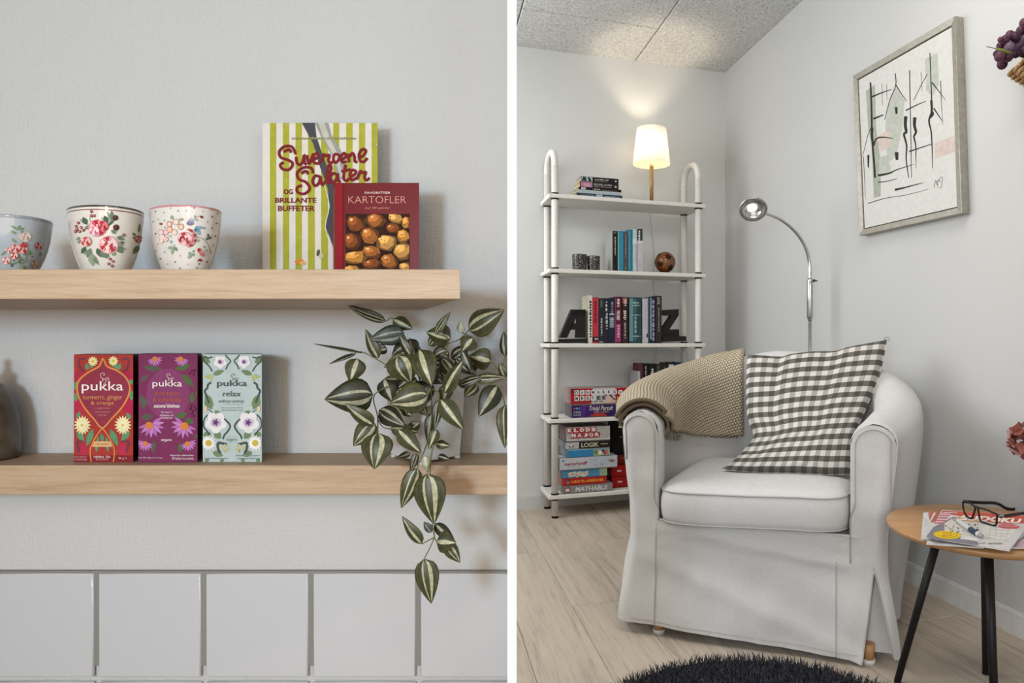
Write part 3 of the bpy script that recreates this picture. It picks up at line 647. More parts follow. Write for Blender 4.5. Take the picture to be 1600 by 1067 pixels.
Z = lambda x, y: (310+x/5.924, 545+y/5.924)
t, p = teabox('pale blue tea box with white flowers and dark vines, rightmost of three', (317, 409, 554, 722), 1.109, 0.062, '#b4c2c0', '#a8b0a4')
dk, g4 = '#4a5450', '#6f8560'
def mir(f):
    for s_ in (1, -1): f(lambda x, y: Z(316+(x-316)*s_, y))
def half(W):
    for x0, y0, x1, y1, w in ((130, 240, 240, 200, 50), (60, 460, 130, 560, 70), (60, 420, 140, 530, 60), (150, 570, 220, 630, 50), (150, 770, 210, 830, 70), (40, 800, 120, 780, 50), (130, 955, 230, 990, 60), (45, 90, 110, 130, 60), (60, 130, 45, 60, 50), (200, 1040, 240, 1020, 40), (60, 1040, 100, 1020, 40)): p.leaf(*W(x0, y0), *W(x1, y1), w/5.92, g4, 2)
    for q, w in (([(130, 75), (90, 85), (60, 70), (50, 110), (100, 160), (130, 210)], 2.2), ([(250, 55), (280, 90), (300, 115), (275, 145), (255, 190)], 2.0), ([(120, 310), (90, 330), (85, 360), (60, 390), (75, 430), (100, 500)], 3.2), ([(60, 545), (110, 570), (160, 620)], 1.4), ([(90, 610), (55, 650), (50, 720), (80, 760), (110, 800)], 2.2), ([(225, 640), (255, 660), (295, 710), (275, 760), (240, 800), (230, 835)], 2.8), ([(265, 885), (200, 870), (180, 880), (185, 930), (205, 965)], 4.0), ([(110, 740), (150, 740)], 1.2)):
        p.stroke([W(*a) for a in q], w, dk, 3)
    for x, y, r, in ((205, 120, 9.5), (165, 680, 16)):
        for k in range(5):
            a = k*1.257+.3; c_ = W(x, y); p.ell(c_[0]+r*.52*cos(a), c_[1]+r*.52*sin(a), r*.56, r*.5, '#e2dfe0', 4, 12, a)
        c_ = W(x, y); p.ell(*c_, r*.5, r*.44, '#c4b4c8', 5); p.flower(*c_, r*.36, 5, '#6f4a78', '#5a3a66', 6, .6)
    c_ = W(100, 870); p.flower(*c_, 12.5, 13, '#e4e4e2', None, 4, .42); p.flower(*c_, 9.5, 13, '#ecebe8', None, 5, .45, .2); p.ell(*c_, 5, 5, '#c9b048', 7)
    for x, y in ((95, 265), (120, 285), (75, 255), (105, 245), (130, 262), (235, 905), (255, 925), (275, 900), (225, 930), (250, 890), (280, 930), (262, 945), (210, 910)): p.ell(*W(x, y), 2.0, 1.6, '#c3c084' if y > 800 else '#b9b840', 4, 8)
    p.stroke([W(245, 960), W(250, 930)], 1, g4, 3); p.ell(*W(70, 555), 2.5, 4.5, '#d9c4a0', 4)
mir(half)
p.text('pukka', *Z(178, 288), *Z(452, 362), '#4c5256', 6, 0.002); swirl(p, Z, 330, 280, 0.8, '#4c5256', 7)
p.text('relax', *Z(232, 388), *Z(396, 440), '#54605e', 6); p.text('embrace serenity', *Z(192, 466), *Z(428, 506), '#5c6866', 6, 0, .35)
p.rect(*Z(240, 511), *Z(400, 514), '#8a9894', 6); p.text('with chamomile, fennel', *Z(212, 536), *Z(412, 551), '#7a8886', 6); p.text('and marshmallow root', *Z(216, 557), *Z(414, 573), '#7a8886', 6)
p.text('organic', *Z(262, 824), *Z(366, 856), '#6c7876', 6); p.rect(*Z(262, 813), *Z(366, 815), '#8a9894', 6); p.rect(*Z(262, 862), *Z(366, 864), '#8a9894', 6)
p.scrawl(*Z(60, 1004), *Z(280, 1018), '#8b9998', 8, 22, seed=1); p.scrawl(*Z(350, 978), *Z(570, 990), '#8b9998', 8, 22, seed=2); p.scrawl(*Z(365, 1004), *Z(570, 1018), '#8b9998', 8, 20, seed=3)
p.build('carton_print', t)

# ---- dark stoneware jar cut by the left edge
Yj = 1.135; r = 50/F*Yj; x = sx(17, Yj)-r*0.92
t = thing('stoneware_jar', 'dark brown rounded stoneware jar at the left end of lower shelf', 'jar', (x, Yj, Z_LO1))
mj, bj = base_mat('dark_stoneware', '#4b443a', 0.3); _n = noise_n(mj, coords(mj), 25, 5)
mj.node_tree.links.new(ramp(mj, _n, [(0.3, '#3a332b'), (0.6, '#574d40'), (0.75, '#6a6051')]), bj.inputs['Base Color'])
hj = zy(598, Yj)-Z_LO1
b = MB(); b.lathe([(0, 0.0005), (r*.9, 0.0005), (r*.95, hj*.05), (r*.95, hj*.35), (r*.88, hj*.6), (r*.74, hj*.82), (r*.5, hj*.97), (r*.3, hj*1.02), (r*.27, hj*1.08), (r*.22, hj*1.08), (r*.2, hj*.95), (0, hj*.9)], (x, Yj, Z_LO1), 48, 0, SK*0.0); jb = b
b.build('body', mj, t)
b = MB(); b.lathe([(0, 0), (r*.3, 0), (r*.31, 0.006), (r*.16, 0.012), (r*.1, 0.02), (r*.14, 0.03), (0, 0.036)], (x, Yj, Z_LO1+hj*1.08), 24); b.build('lid', mj, t)
# ================================================================== HANGING PLANT
Yp = 1.141; pz = Z_LO1
pcx = sx(664, Yp)
plant = thing('trailing_plant', 'trailing plant with cream-striped green leaves in a square white pot on lower shelf', 'plant', (pcx, Yp, pz))
b = MB(); N4 = 4
def ring(hw, z): return [V((pcx+hw*(dx+SK*0.35*dy), Yp+min(hw, 0.056)*dy, z)) for dx, dy in ((-1, 0.25), (0.02, -1), (1, 0.1), (0, 1))]
hwb, hwt = 55/F*Yp, 64/F*Yp; ph = (716-592)/F*1.09
r0, r1, r2, r3 = ring(hwb, pz+0.004), ring(hwt, pz+ph), ring(hwt*.93, pz+ph), ring(hwt*.88, pz+ph*.9)
b.prism(r0, r1); b.prism([p for p in r3], [p+UP*0.0 for p in r2])
for p in ring(hwb*.92, 0): b.tube([(p.x*0.98+pcx*0.02, p.y*.98+Yp*.02, pz), (p.x, p.y, pz+0.006)], 0.006, 8)
pot_m = mat('#cfcdca', 0.45); b.build('pot', pot_m, plant, 0.003)
b = MB(); b.prism(ring(hwt*.86, pz+ph*.96), ring(hwt*.86, pz+ph*1.002)); b.build('soil', mat('#3a3128', 0.95), plant)

def leaf_mats(dark, edge, cream):
    out = []
    for nm, h, ro in (('leaf_green', dark, .4), ('leaf_edge', edge, .4), ('leaf_cream', cream, .45)):
        m, bb = base_mat(nm, h, ro, 0, 0.35)
        n = noise_n(m, coords(m), 160, 3); m.node_tree.links.new(ramp(m, n, [(0.3, shade(h, 0.85)), (0.7, shade(h, 1.15))]), bb.inputs['Base Color']); out.append(m)
    return out
LM = {'g': leaf_mats('#3b3d25', '#4f4f2c', '#aaa786'), 'd': leaf_mats('#2a2c1d', '#33351f', '#98977e'), 'b': leaf_mats('#3f453f', '#383c33', '#7f877c'), 'p': leaf_mats('#a3a288', '#97967a', '#b9b79a')}  # 'd': dark leaves and shade put into the colour; 'b': painted bluish sheen
stem_m = mat('#6d6b45', 0.5)
hub = V((sx(660, Yp), Yp-0.01, pz+ph*1.0))
def leaf(bx, by, tx, ty, w, kind='g', Y0=None, dY=-0.008, roll=0.0, curl=0.12, two=True):
    """one leaf: base and tip of the midrib, width, and how far its tip comes forward"""
    Y0 = Y0 if Y0 else 1.05
    B, T = P(bx, by, Y0), P(tx, ty, Y0+dY)
    ax = T-B; Lg = ax.length; ax.normalize()
    nrm = V((ax.x*0-ax.z*0, -1, 0)); nrm = (nrm-ax*nrm.dot(ax)).normalized(); side = ax.cross(nrm)
    c, s_ = cos(roll), sin(roll); side, nrm = side*c+nrm*s_, nrm*c-side*s_
    W = 1.2*w/F*Y0/2; W = W/max(0.35, abs(c))
    us = [-1, -.8, -.52, -.22, 0, .2, .36, .76, 1]
    cols = [1, 0, 2, 0, 0, 2, 0, 1] if two else [1, 0, 0, 2, 2, 0, 0, 1]
    rows = []; n = 11
    for i in range(n):
        t = i/(n-1)
        wd = W*(sin(pi*min(1, t**.72))**.8*(1-.25*t)+0.0)*1.08 if 0 < i < n-1 else W*0.02
        arch = -curl*Lg*(sin(pi*t)) * -1
        rows.append([B+ax*(Lg*t)+side*(wd*u)+nrm*(arch*0.7-abs(u)**1.7*wd*.32) for u in us])
    bb = MB(); bb.grid(rows, mcols=cols)
    o = bb.build('leaf', LM[kind], plant)
    sd = o.modifiers.new('thick', 'SOLIDIFY'); sd.thickness = 0.0005; sd.offset = -1
    return B
def stem(pts, r=0.0009):
    MB_ = MB(); MB_.tube(smooth(pts, 5), r, 6); MB_.build('stem', stem_m, plant)
LEAVES = [  # base x, y, tip x, y, width, kind, depth, tip forward, roll, curl, two stripes
 (603, 502, 541, 476, 15, 'd', 1.06, .0, .5, .10, 1), (614, 499, 645, 514, 19, 'g', 1.05, 0, .3, .1, 0), (632, 520, 577, 530, 27, 'b', 1.03, -.01, .2, .15, 1),
 (591, 560, 571, 514, 19, 'g', 1.07, 0, .3, .1, 0), (566, 552, 489, 537, 5, 'd', 1.06, 0, 1.0, .02, 0), (556, 553, 514, 569, 5, 'd', 1.07, 0, 1.0, .02, 0),
 (559, 560, 547, 598, 26, 'g', 1.05, -.005, .2, .1, 0), (583, 616, 507, 624, 47, 'd', 1.01, -.015, .1, .14, 1), (622, 556, 642, 598, 42, 'g', 1.01, .01, .15, .22, 1), (640, 560, 600, 574, 22, 'g', 1.02, .0, .5, .2, 1),
 (655, 546, 675, 603, 34, 'g', 1.0, -.01, .1, .12, 0), (669, 617, 609, 630, 41, 'g', 0.99, -.01, .1, .14, 1), (600, 592, 613, 628, 26, 'd', 1.04, 0, .2, .1, 0),
 (584, 664, 539, 630, 22, 'g', 1.0, -.01, .2, .12, 0), (592, 640, 633, 666, 26, 'd', 1.03, -.01, .2, .1, 1), (585, 660, 552, 697, 29, 'g', 1.025, -.01, .15, .12, 1),
 (590, 676, 585, 733, 42, 'g', 0.99, -.01, .05, .13, 1), (610, 669, 655, 675, 17, 'g', 1.02, 0, .4, .1, 0), (622, 671, 658, 708, 23, 'g', 1.0, 0, .2, .1, 0),
 (628, 640, 645, 650, 11, 'g', 1.05, 0, .2, .1, 0), (704, 528, 666, 519, 30, 'g', 1.07, 0, .1, .1, 0), (680, 521, 704, 487, 13, 'g', 1.04, 0, .4, .1, 1), (732, 516, 788, 484, 36, 'g', 1.06, -.01, .1, .12, 1),
 (720, 521, 719, 501, 11, 'p', 1.08, 0, .1, .1, 0), (738, 528, 722, 549, 24, 'g', 1.05, 0, .1, .1, 0), (767, 564, 733, 556, 30, 'g', 1.07, 0, .1, .1, 0),
 (700, 548, 672, 562, 22, 'd', 1.06, 0, .2, .1, 1), (705, 560, 735, 540, 20, 'd', 1.08, 0, .2, .1, 1), (712, 560, 744, 586, 20, 'd', 1.06, 0, .2, .1, 1), (690, 560, 715, 595, 18, 'd', 1.04, 0, .3, .1, 1), (722, 548, 738, 585, 12, 'd', 1.04, 0, .3, .1, 0),
 (694, 614, 724, 562, 22, 'g', 1.01, -.01, .2, .12, 0), (716, 602, 760, 588, 14, 'd', 1.03, 0, .5, .12, 1), (742, 592, 792, 590, 15, 'g', 1.03, 0, .4, .1, 1), (777, 602, 748, 651, 28, 'd', 1.02, -.01, .2, .1, 0),
 (789, 556, 787, 517, 17, 'd', 1.06, 0, .5, .1, 0), (790, 632, 789, 700, 22, 'g', 1.03, -.005, .5, .1, 1), (789, 590, 780, 566, 14, 'g', 1.05, 0, .4, .1, 0), (688, 624, 725, 672, 25, 'g', 0.99, 0, .15, .12, 0), (686, 624, 679, 672, 13, 'd', 1.0, 0, .4, .1, 1),
 (674, 645, 667, 690, 13, 'd', 1.04, 0, .3, .1, 0), (667, 740, 678, 819, 43, 'g', 0.98, .0, .05, .1, 1), (652, 731, 627, 794, 24, 'g', 0.99, 0, .3, .1, 1), (659, 850, 628, 806, 19, 'g', 1.0, 0, .2, .1, 0),
 (682, 846, 713, 848, 28, 'g', 0.985, 0, .2, .15, 0), (696, 848, 719, 879, 18, 'g', 1.0, 0, .3, .1, 1), (679, 818, 712, 848, 15, 'd', 1.01, 0, .3, .1, 0), (663, 873, 674, 943, 31, 'g', 0.985, 0, .15, .1, 1),
 (674, 832, 662, 815, 14, 'b', 1.0, 0, .3, .1, 0), (651, 708, 641, 738, 10, 'd', 1.02, 0, .4, .1, 1), (664, 712, 668, 738, 11, 'p', 1.01, 0, .2, .1, 0), (681, 693, 704, 697, 12, 'g', 1.03, 0, .3, .1, 0), (682, 671, 670, 702, 15, 'g', 1.01, 0, .2, .1, 0),
 (641, 708, 620, 715, 9, 'd', 1.04, 0, .3, .1, 0), (684, 712, 703, 718, 9, 'd', 1.04, 0, .3, .1, 0), (642, 556, 624, 521, 15, 'd', 1.02, 0, .2, .1, 0), (628, 590, 600, 592, 12, 'd', 1.04, 0, .4, .1, 0), (650, 590, 618, 610, 22, 'd', 1.05, 0, .2, .1, 1),
 (640, 540, 612, 556, 24, 'd', 1.06, 0, .2, .1, 1), (655, 545, 625, 535, 20, 'd', 1.07, 0, .2, .1, 0), (660, 590, 690, 570, 24, 'd', 1.06, 0, .2, .1, 0), (668, 570, 695, 600, 22, 'd', 1.07, 0, .2, .1, 1), (680, 545, 702, 562, 16, 'b', 1.06, 0, .2, .1, 0), (663, 640, 690, 642, 12, 'p', 1.05, 0, .3, .1, 0), (675, 600, 655, 640, 16, 'd', 1.06, 0, .3, .1, 0),
 (640, 580, 612, 600, 20, 'g', 1.05, 0, .2, .1, 1), (650, 560, 640, 528, 20, 'd', 1.05, 0, .3, .1, 0), (690, 580, 722, 600, 20, 'd', 1.055, 0, .3, .1, 1), (700, 600, 690, 635, 18, 'g', 1.05, 0, .3, .1, 0), (628, 620, 640, 652, 18, 'd', 1.05, 0, .3, .1, 1), (655, 660, 630, 680, 14, 'g', 1.05, 0, .3, .1, 0), (670, 540, 690, 515, 16, 'g', 1.075, 0, .3, .1, 1), (730, 575, 752, 560, 18, 'd', 1.075, 0, .3, .1, 0), (745, 600, 725, 620, 18, 'g', 1.06, 0, .3, .1, 1), (605, 545, 582, 548, 14, 'd', 1.07, 0, .4, .1, 0), (645, 620, 668, 650, 18, 'd', 1.03, 0, .3, .1, 1), (662, 575, 648, 556, 20, 'b', 1.06, 0, .2, .1, 0)]
tips = {}
for L_ in LEAVES: tips[(L_[0], L_[1])] = leaf(*L_[:5], kind=L_[5], Y0=L_[6], dY=L_[7], roll=L_[8], curl=L_[9], two=bool(L_[10]))
def Q(x, y, Y): return P(x, y, Y)
stem([hub, Q(640, 545, 1.05), Q(622, 505, 1.05), Q(612, 497, 1.055), Q(603, 502, 1.06)])
stem([hub, Q(620, 580, 1.07), Q(590, 562, 1.07), Q(566, 550, 1.065), Q(553, 553, 1.07)])
stem([hub, Q(620, 600, 1.05), Q(585, 617, 1.02), Q(590, 650, 1.03), Q(590, 676, 1.0)])
stem([Q(590, 655, 1.025), Q(600, 668, 1.02), Q(622, 671, 1.005)])
stem([hub, Q(690, 545, 1.08), Q(718, 530, 1.07), Q(732, 516, 1.06)])
stem([Q(718, 530, 1.07), Q(738, 528, 1.055), Q(722, 520, 1.08)])
stem([hub, Q(700, 590, 1.07), Q(740, 600, 1.03), Q(777, 602, 1.02), Q(789, 632, 1.03)])
stem([Q(740, 560, 1.08), Q(767, 565, 1.07), Q(782, 580, 1.06), Q(789, 556, 1.06)])
stem([hub, Q(680, 610, 1.0), Q(686, 622, 0.995), Q(680, 660, 1.01), Q(676, 700, 1.01), Q(668, 738, 0.99)], 0.0014)
stem([hub, Q(672, 600, 1.05), Q(674, 650, 1.04), Q(668, 690, 1.03), Q(652, 730, 1.0)])
stem([Q(676, 700, 1.01), Q(672, 740, 1.0), Q(676, 815, 1.0), Q(678, 840, 0.995), Q(663, 873, 0.985)])
stem([Q(678, 840, 0.995), Q(666, 846, 1.0), Q(659, 850, 1.0)]); stem([Q(677, 830, 1.0), Q(682, 846, 0.99), Q(696, 848, 1.0)])
stem([hub, Q(640, 590, 1.04), Q(600, 592, 1.04)]); stem([hub, Q(655, 580, 1.0), Q(652, 560, 1.0), Q(655, 546, 1.0)]); stem([hub, Q(650, 600, 1.02), Q(640, 608, 1.0), Q(669, 617, 0.99)])
stem([hub, Q(690, 560, 1.06), Q(700, 530, 1.07), Q(680, 521, 1.04)])
# ================================================================== BOOKCASE
FL = floorp(867, 809); E1 = V((0.9466, 0.3225, 0)); E2 = V((-0.3225, 0.9466, 0))
WID, DEP = 0.769, 0.198
def SH(t, d, z): return FL+E1*t+E2*d+UP*z
def t_of(px, d):
    a = FL+E2*d; k = (px-CX)/F; return (k*a.y-a.x)/(E1.x-k*E1.y)
def z_of(py, px, d): p = FL+E2*d+E1*t_of(px, d); return EYE.z-(py-CY)/F*p.y
M_RACK = mat('#e8e5de', 0.35); M_BLK = mat('#1c1b1a', 0.5)
ZS = [1.5935, 1.226, 0.859, 0.4885, 0.1144]; TH = 0.02
rack = thing('bookcase', 'open white tubular bookcase with five shelves against the back wall', 'bookcase', SH(WID/2, DEP/2, 0))
PR = 0.0172
for t0 in (0, WID):
    for d in (0, DEP):
        b = MB(); b.tube([SH(t0, d, 0.012), SH(t0, d, 1.735)], PR, 20); b.build('post', M_RACK, rack)
        b = MB(); b.tube([SH(t0, d, 0), SH(t0, d, 0.012)], PR*.95, 16); b.build('foot', M_BLK, rack)
        for z in ZS:
            for zz in (z+0.0005, z-TH-0.0065):
                b = MB(); b.tube([SH(t0, d, zz), SH(t0, d, zz+0.007)], PR*1.12, 20); b.build('ring', M_BLK, rack)
    b = MB(); pts = [SH(t0, 0, 1.733)]; rc = 0.085
    for k in range(0, 10): a = pi-pi/2*k/9; pts.append(SH(t0, rc+rc*cos(a), 1.735+rc*sin(a)))
    for k in range(0, 10): a = pi/2-pi/2*k/9; pts.append(SH(t0, DEP-rc+rc*cos(a), 1.735+rc*sin(a)))
    pts.append(SH(t0, DEP, 1.733)); b.tube(pts, PR, 20); b.build('arch', M_RACK, rack)
for z in ZS:
    b = MB(); b.obox(SH(0, 0, 0), E1, E2, UP, (-0.034, WID+0.034), (-0.022, DEP+0.016), (z-TH, z)); b.build('shelf', M_RACK, rack, 0.003)

# ---- standing books
def book(px0, px1, ytop, d0, depth, zb, cov, label, group, marks=(), side=None, pages='#d8d2c2'):
    t0, t1 = t_of(px0, d0), t_of(px1, d0); t0 += 0.0004; t1 -= 0.0004
    zt_ = z_of(ytop, (px0+px1)/2, d0); c = 0.0018; O = SH(0, 0, 0)
    T = thing('book', label, 'book', SH((t0+t1)/2, d0+depth/2, zb), group)
    b = MB(); zb += 0.0004
    n = 6; bow = 0.003
    spine = [SH(t0+(t1-t0)*k/n, d0-bow*sin(pi*k/n), 0) for k in range(n+1)]; back = [SH(t1, d0+c, 0), SH(t0, d0+c, 0)]
    b.prism([up(p, zb) for p in spine+back], [up(p, zt_) for p in spine+back])
    b.obox(O, E1, E2, UP, (t0, t0+c), (d0+c, d0+depth), (zb, zt_), 1 if side else 0); b.obox(O, E1, E2, UP, (t1-c, t1), (d0+c, d0+depth), (zb, zt_))
    b.build('cover', [mat(cov, 0.4)]+([mat(side, 0.5)] if side else []), T)
    b = MB(); b.obox(O, E1, E2, UP, (t0+c, t1-c), (d0+c, d0+depth-.003), (zb+0.003, zt_-0.003)); b.build('pages', mat(pages, 0.9), T)
    if marks:
        p = Print(planar(SH(0, d0-bow-0.0003, 0), -E2)); w = px1-px0; p.rect(px0+w*.02, ytop+.6, px1-w*.02, ytop+(zt_-zb)*F/SH((t0+t1)/2, d0, 0).y-1.5, cov, 0)
        for mk in marks:
            kind, a, y0, c_, y1, h = mk[:6]; xa, xb = px0+w*a, px0+w*c_
            if kind == 's': p.scrawl(xa, y0, xb, y1, h, 3, mk[6], True, seed=int(px0))
            elif kind == 'r': p.rect(xa, y0, xb, y1, h, 1)
            elif kind == 'h': p.scrawl(xa, y0, xb, y1, h, 3, mk[6], False, seed=int(px0))
            elif kind == 't': p.text(mk[6], xa, y0, xb, y1, h, 3, 0.01, vert=True)
        p.build('spine_print', T)
G3 = 'novels between the letter bookends'
B3 = [
 (919, 925.5, 461.5, '#d9d4c8', 'thin white novel with black spine lettering beside the letter A', [('s', .25, 470, .8, 527, '#3a3836', 14)], '#cfcab2'),
 (925.5, 935.5, 464.5, '#b83b48', 'bright red novel with a black and white foot to its spine', [('s', .3, 471, .65, 505, '#7c1a2a', 8), ('r', .05, 526, .95, 534, '#22202a'), ('h', .4, 528, .9, 531, '#d8d4d0', 2)], None),
 (936, 943, 466, '#26313a', 'dark teal novel right of the red one, green near its top', [('r', .3, 469, .8, 480, '#4a6c62'), ('s', .35, 497, .75, 524, '#a8b0b4', 7), ('h', .1, 533, .9, 535, '#c8c8cc', 2)], None),
 (943.5, 951, 466, '#2b2933', 'black novel with broken white lettering left of the grey picture spine', [('r', 0, 465.5, .12, 535, '#4a3040'), ('s', .35, 471, .7, 486, '#d6d6d6', 3), ('s', .35, 489, .8, 514, '#b4b8be', 5)], None),
 (951, 960.5, 466, '#242a38', 'navy novel with a grey picture across its spine', [('s', .35, 472, .75, 490, '#8a909c', 4), ('r', .1, 490, .9, 492, '#c0c4cc'), ('r', .15, 495, .9, 512, '#707c8c'), ('s', .2, 497, .8, 510, '#aab2bc', 4)], None),
 (960.8, 971, 463.5, '#5c2238', 'wine and pink novel with a row of white capitals, left of its twin', [('r', .0, 464, .15, 535, '#8a4060'), ('s', .3, 467, .7, 480, '#dac8cc', 4), ('r', .05, 482, .95, 483, '#1e1218'), ('s', .25, 485, .75, 500, '#d4ccc8', 6), ('r', .1, 506, .9, 534, '#a04070'), ('s', .35, 508, .7, 527, '#d6b0c4', 5)], None),
 (972, 981, 464, '#3e2a28', 'brown black novel with a reddish top, right of the wine twin', [('r', .1, 465, .9, 474, '#a86a5c'), ('s', .3, 468, .7, 478, '#e0d4c8', 3), ('r', .05, 482, .95, 483, '#141010'), ('s', .2, 485, .7, 500, '#d0c8b8', 6), ('s', .35, 504, .65, 530, '#a89c90', 6)], None),
 (982.5, 1002.5, 464.5, '#2f4a4c', 'thick dark green book, the widest in its row', [('r', .05, 466, .32, 533, '#6a9098'), ('r', .32, 467, .6, 532, '#47686c'), ('h', .35, 472, .8, 474, '#c8d4d4', 3), ('h', .3, 476, .85, 478, '#b8c8c8', 4), ('h', .25, 491, .9, 493, '#a8bcbc', 4), ('s', .45, 495, .6, 520, '#8fb0b4', 5), ('h', .3, 524, .9, 526, '#b8c8c4', 4)], None),
 (1003.5, 1013, 466.5, '#c2c0c8', 'pale lilac novel right of the thick green book', [('s', .45, 470, .6, 515, '#a6a4b0', 9), ('r', .8, 465, 1, 530, '#b8a0b4'), ('r', .7, 521, .95, 527, '#2a2c40')], None),
 (1013.5, 1024, 464, '#16323e', 'dark blue novel with a pink and pale blue streaked spine', [('r', .2, 465, .45, 530, '#6fa0ac'), ('r', .5, 467, .85, 533, '#543a58'), ('s', .5, 469, .85, 532, '#b090ac', 10)], None),
 (1024.5, 1034, 462, '#35322f', 'charcoal novel touching the letter Z', [('t', .3, 464, .7, 476, '#d0ccc4', 'TNT'), ('s', .4, 480, .6, 518, '#8f8a84', 9)], None)]
for x0, x1, yt, cv, lb, mk, sd in B3: book(x0, x1, yt, 0.022, 0.13, ZS[2], cv, lb, G3, mk, sd)
G2 = 'books on the shelf above'
B2 = [
 (957, 965, 361, '#22211f', 'black book with a pale cover at the left end of second shelf', [('r', .2, 362, .8, 365, '#6a5c48'), ('s', .4, 370, .65, 399, '#b8b0a0', 10)], '#b0afab'),
 (965.3, 974.5, 361, '#3a8aa4', 'first bright turquoise book, right of the black one', [('r', .02, 362, .18, 421, '#8cc4d0')], None),
 (975, 980.3, 362.5, '#5e5450', 'thin grey brown book between the two turquoise books', [('s', .3, 366, .7, 402, '#8c807a', 9), ('r', .3, 418, .6, 420, '#b0a49a')], None),
 (980.8, 988, 358.8, '#2f7c92', 'second turquoise book, darker and taller', [('r', .25, 360, .5, 420, '#5aa0b4')], None),
 (988.4, 995, 358.5, '#bccdd4', 'thin pale blue white book between turquoise and pink spines', [('r', 0, 373, 1, 381, '#d4e4e6'), ('s', .75, 384, .9, 415, '#94a4ac', 7)], None),
 (995.6, 1004, 356.8, '#c6bcc2', 'pale pink book with a black patterned top, right end of second shelf', [('r', .05, 357.5, .98, 376, '#2c3c3a'), ('s', .2, 360, .55, 376, '#d8dcd8', 5), ('r', .1, 377, .95, 380, '#d4d0d0'), ('r', .45, 414, .6, 416, '#5c4c60')], None)]
for x0, x1, yt, cv, lb, mk, sd in B2: book(x0, x1, yt, 0.022, 0.135 if sd else 0.12, ZS[1], cv, lb, G2, mk, sd)
G4 = 'books behind the armchair'
B4 = [
 (1001, 1006, 568, '#4a2a36', 'dark wine book at the left end of its row behind the blanket', [], '#6a3244'),
 (1006.4, 1013.4, 568, '#1e1a1a', 'black book with a pale vertical line beside the wine one', [('s', .2, 572, .5, 596, '#b0aaa6', 6)], None),
 (1013.8, 1023.6, 568.5, '#211f1c', 'black book with bold white lettering behind the blanket', [('s', .3, 576, .75, 589, '#e0dcd4', 5), ('r', .4, 591, .7, 595, '#8a8278')], None),
 (1024, 1033, 569, '#34322a', 'dark olive book with a grey line behind the blanket', [('s', .45, 572, .62, 592, '#7a776c', 6)], None),
 (1033.4, 1043.6, 569, '#2b2b27', 'almost black book, third from the right behind the blanket', [('s', .45, 573, .6, 584, '#6c6a62', 4)], None),
 (1044, 1053, 566.8, '#262c30', 'dark book with a large white spine label behind the blanket', [('r', .1, 569.5, .95, 600, '#d8d8d4'), ('s', .5, 572, .7, 580, '#8a8c90', 3)], None),
 (1053.5, 1064, 566, '#263644', 'navy book at the right end of its row behind the blanket', [('r', .5, 571, .7, 573, '#a0b0bc')], None)]
for x0, x1, yt, cv, lb, mk, sd in B4: book(x0, x1, yt, 0.03, 0.13, ZS[3], cv, lb, G4, mk, sd)
t = thing('magazine_file', 'pale grey slim file leaning left of the wine book', 'file', SH(t_of(995, .03), .1, ZS[3]))
b = MB(); t1 = t_of(1000.5, .028); b.obox(SH(0, 0, 0), E1, E2, UP, (t1-0.012, t1), (0.028, 0.165), (ZS[3]+.0004, z_of(580, 1000, .028))); b.build('case', mat('#b2aeb0', 0.5), t, 0.001)
b = MB(); b.obox(SH(0, 0, 0), E1, E2, UP, (t1-0.0125, t1-0.0119), (0.05, 0.06), (ZS[3]+.01, z_of(583, 1000, .028))); b.obox(SH(0, 0, 0), E1, E2, UP, (t1-0.0125, t1-0.0119), (0.09, 0.094), (ZS[3]+.01, z_of(583, 1000, .028))); b.build('label_strip', mat('#98948e', 0.6), t)

# ---- lying books, top shelf
def lying(px0, px1, d0, depth, z0, h, cov, label, marks, rot=0.0, pages='#c9b893', group='paperbacks lying on the top shelf'):
    t0, t1 = t_of(px0, d0), t_of(px1, d0); c = 0.0015
    T = thing('book', label, 'book', SH((t0+t1)/2, d0+depth/2, z0), group); O = SH(0, 0, 0)
    b = MB()
    b.obox(O, E1, E2, UP, (t0, t1), (d0, d0+depth), (z0+.0002, z0+c)); b.obox(O, E1, E2, UP, (t0, t1), (d0, d0+depth), (z0+h-c, z0+h)); b.obox(O, E1, E2, UP, (t0, t1), (d0, d0+c), (z0+c, z0+h-c))
    b.build('cover', mat(cov, 0.4), T)
    b = MB(); b.obox(O, E1, E2, UP, (t0+.002, t1-.002), (d0+c, d0+depth-.002), (z0+c, z0+h-c)); b.build('pages', mat(pages, 0.9), T)
    if marks:
        pt = lambda x, y: None
        mp = lambda x, y, l: SH(t0+(t1-t0)*x, d0-l, z0+h*(1-y))
        p = Print(mp); p.rect(0, 0, 1, 1, cov, 0)
        for m in marks:
            if m[0] == 'r': p.rect(*m[1:5], m[5], 1)
            elif m[0] == 't': p.text(m[6], *m[1:5], m[5], 3, 0.012)
            elif m[0] == 'p': p.poly(m[1], m[2], 2)
            else: p.scrawl(*m[1:5], m[5], 3, m[6], seed=int(px0)+m[6])
        p.build('spine_print', T)
z = ZS[0]
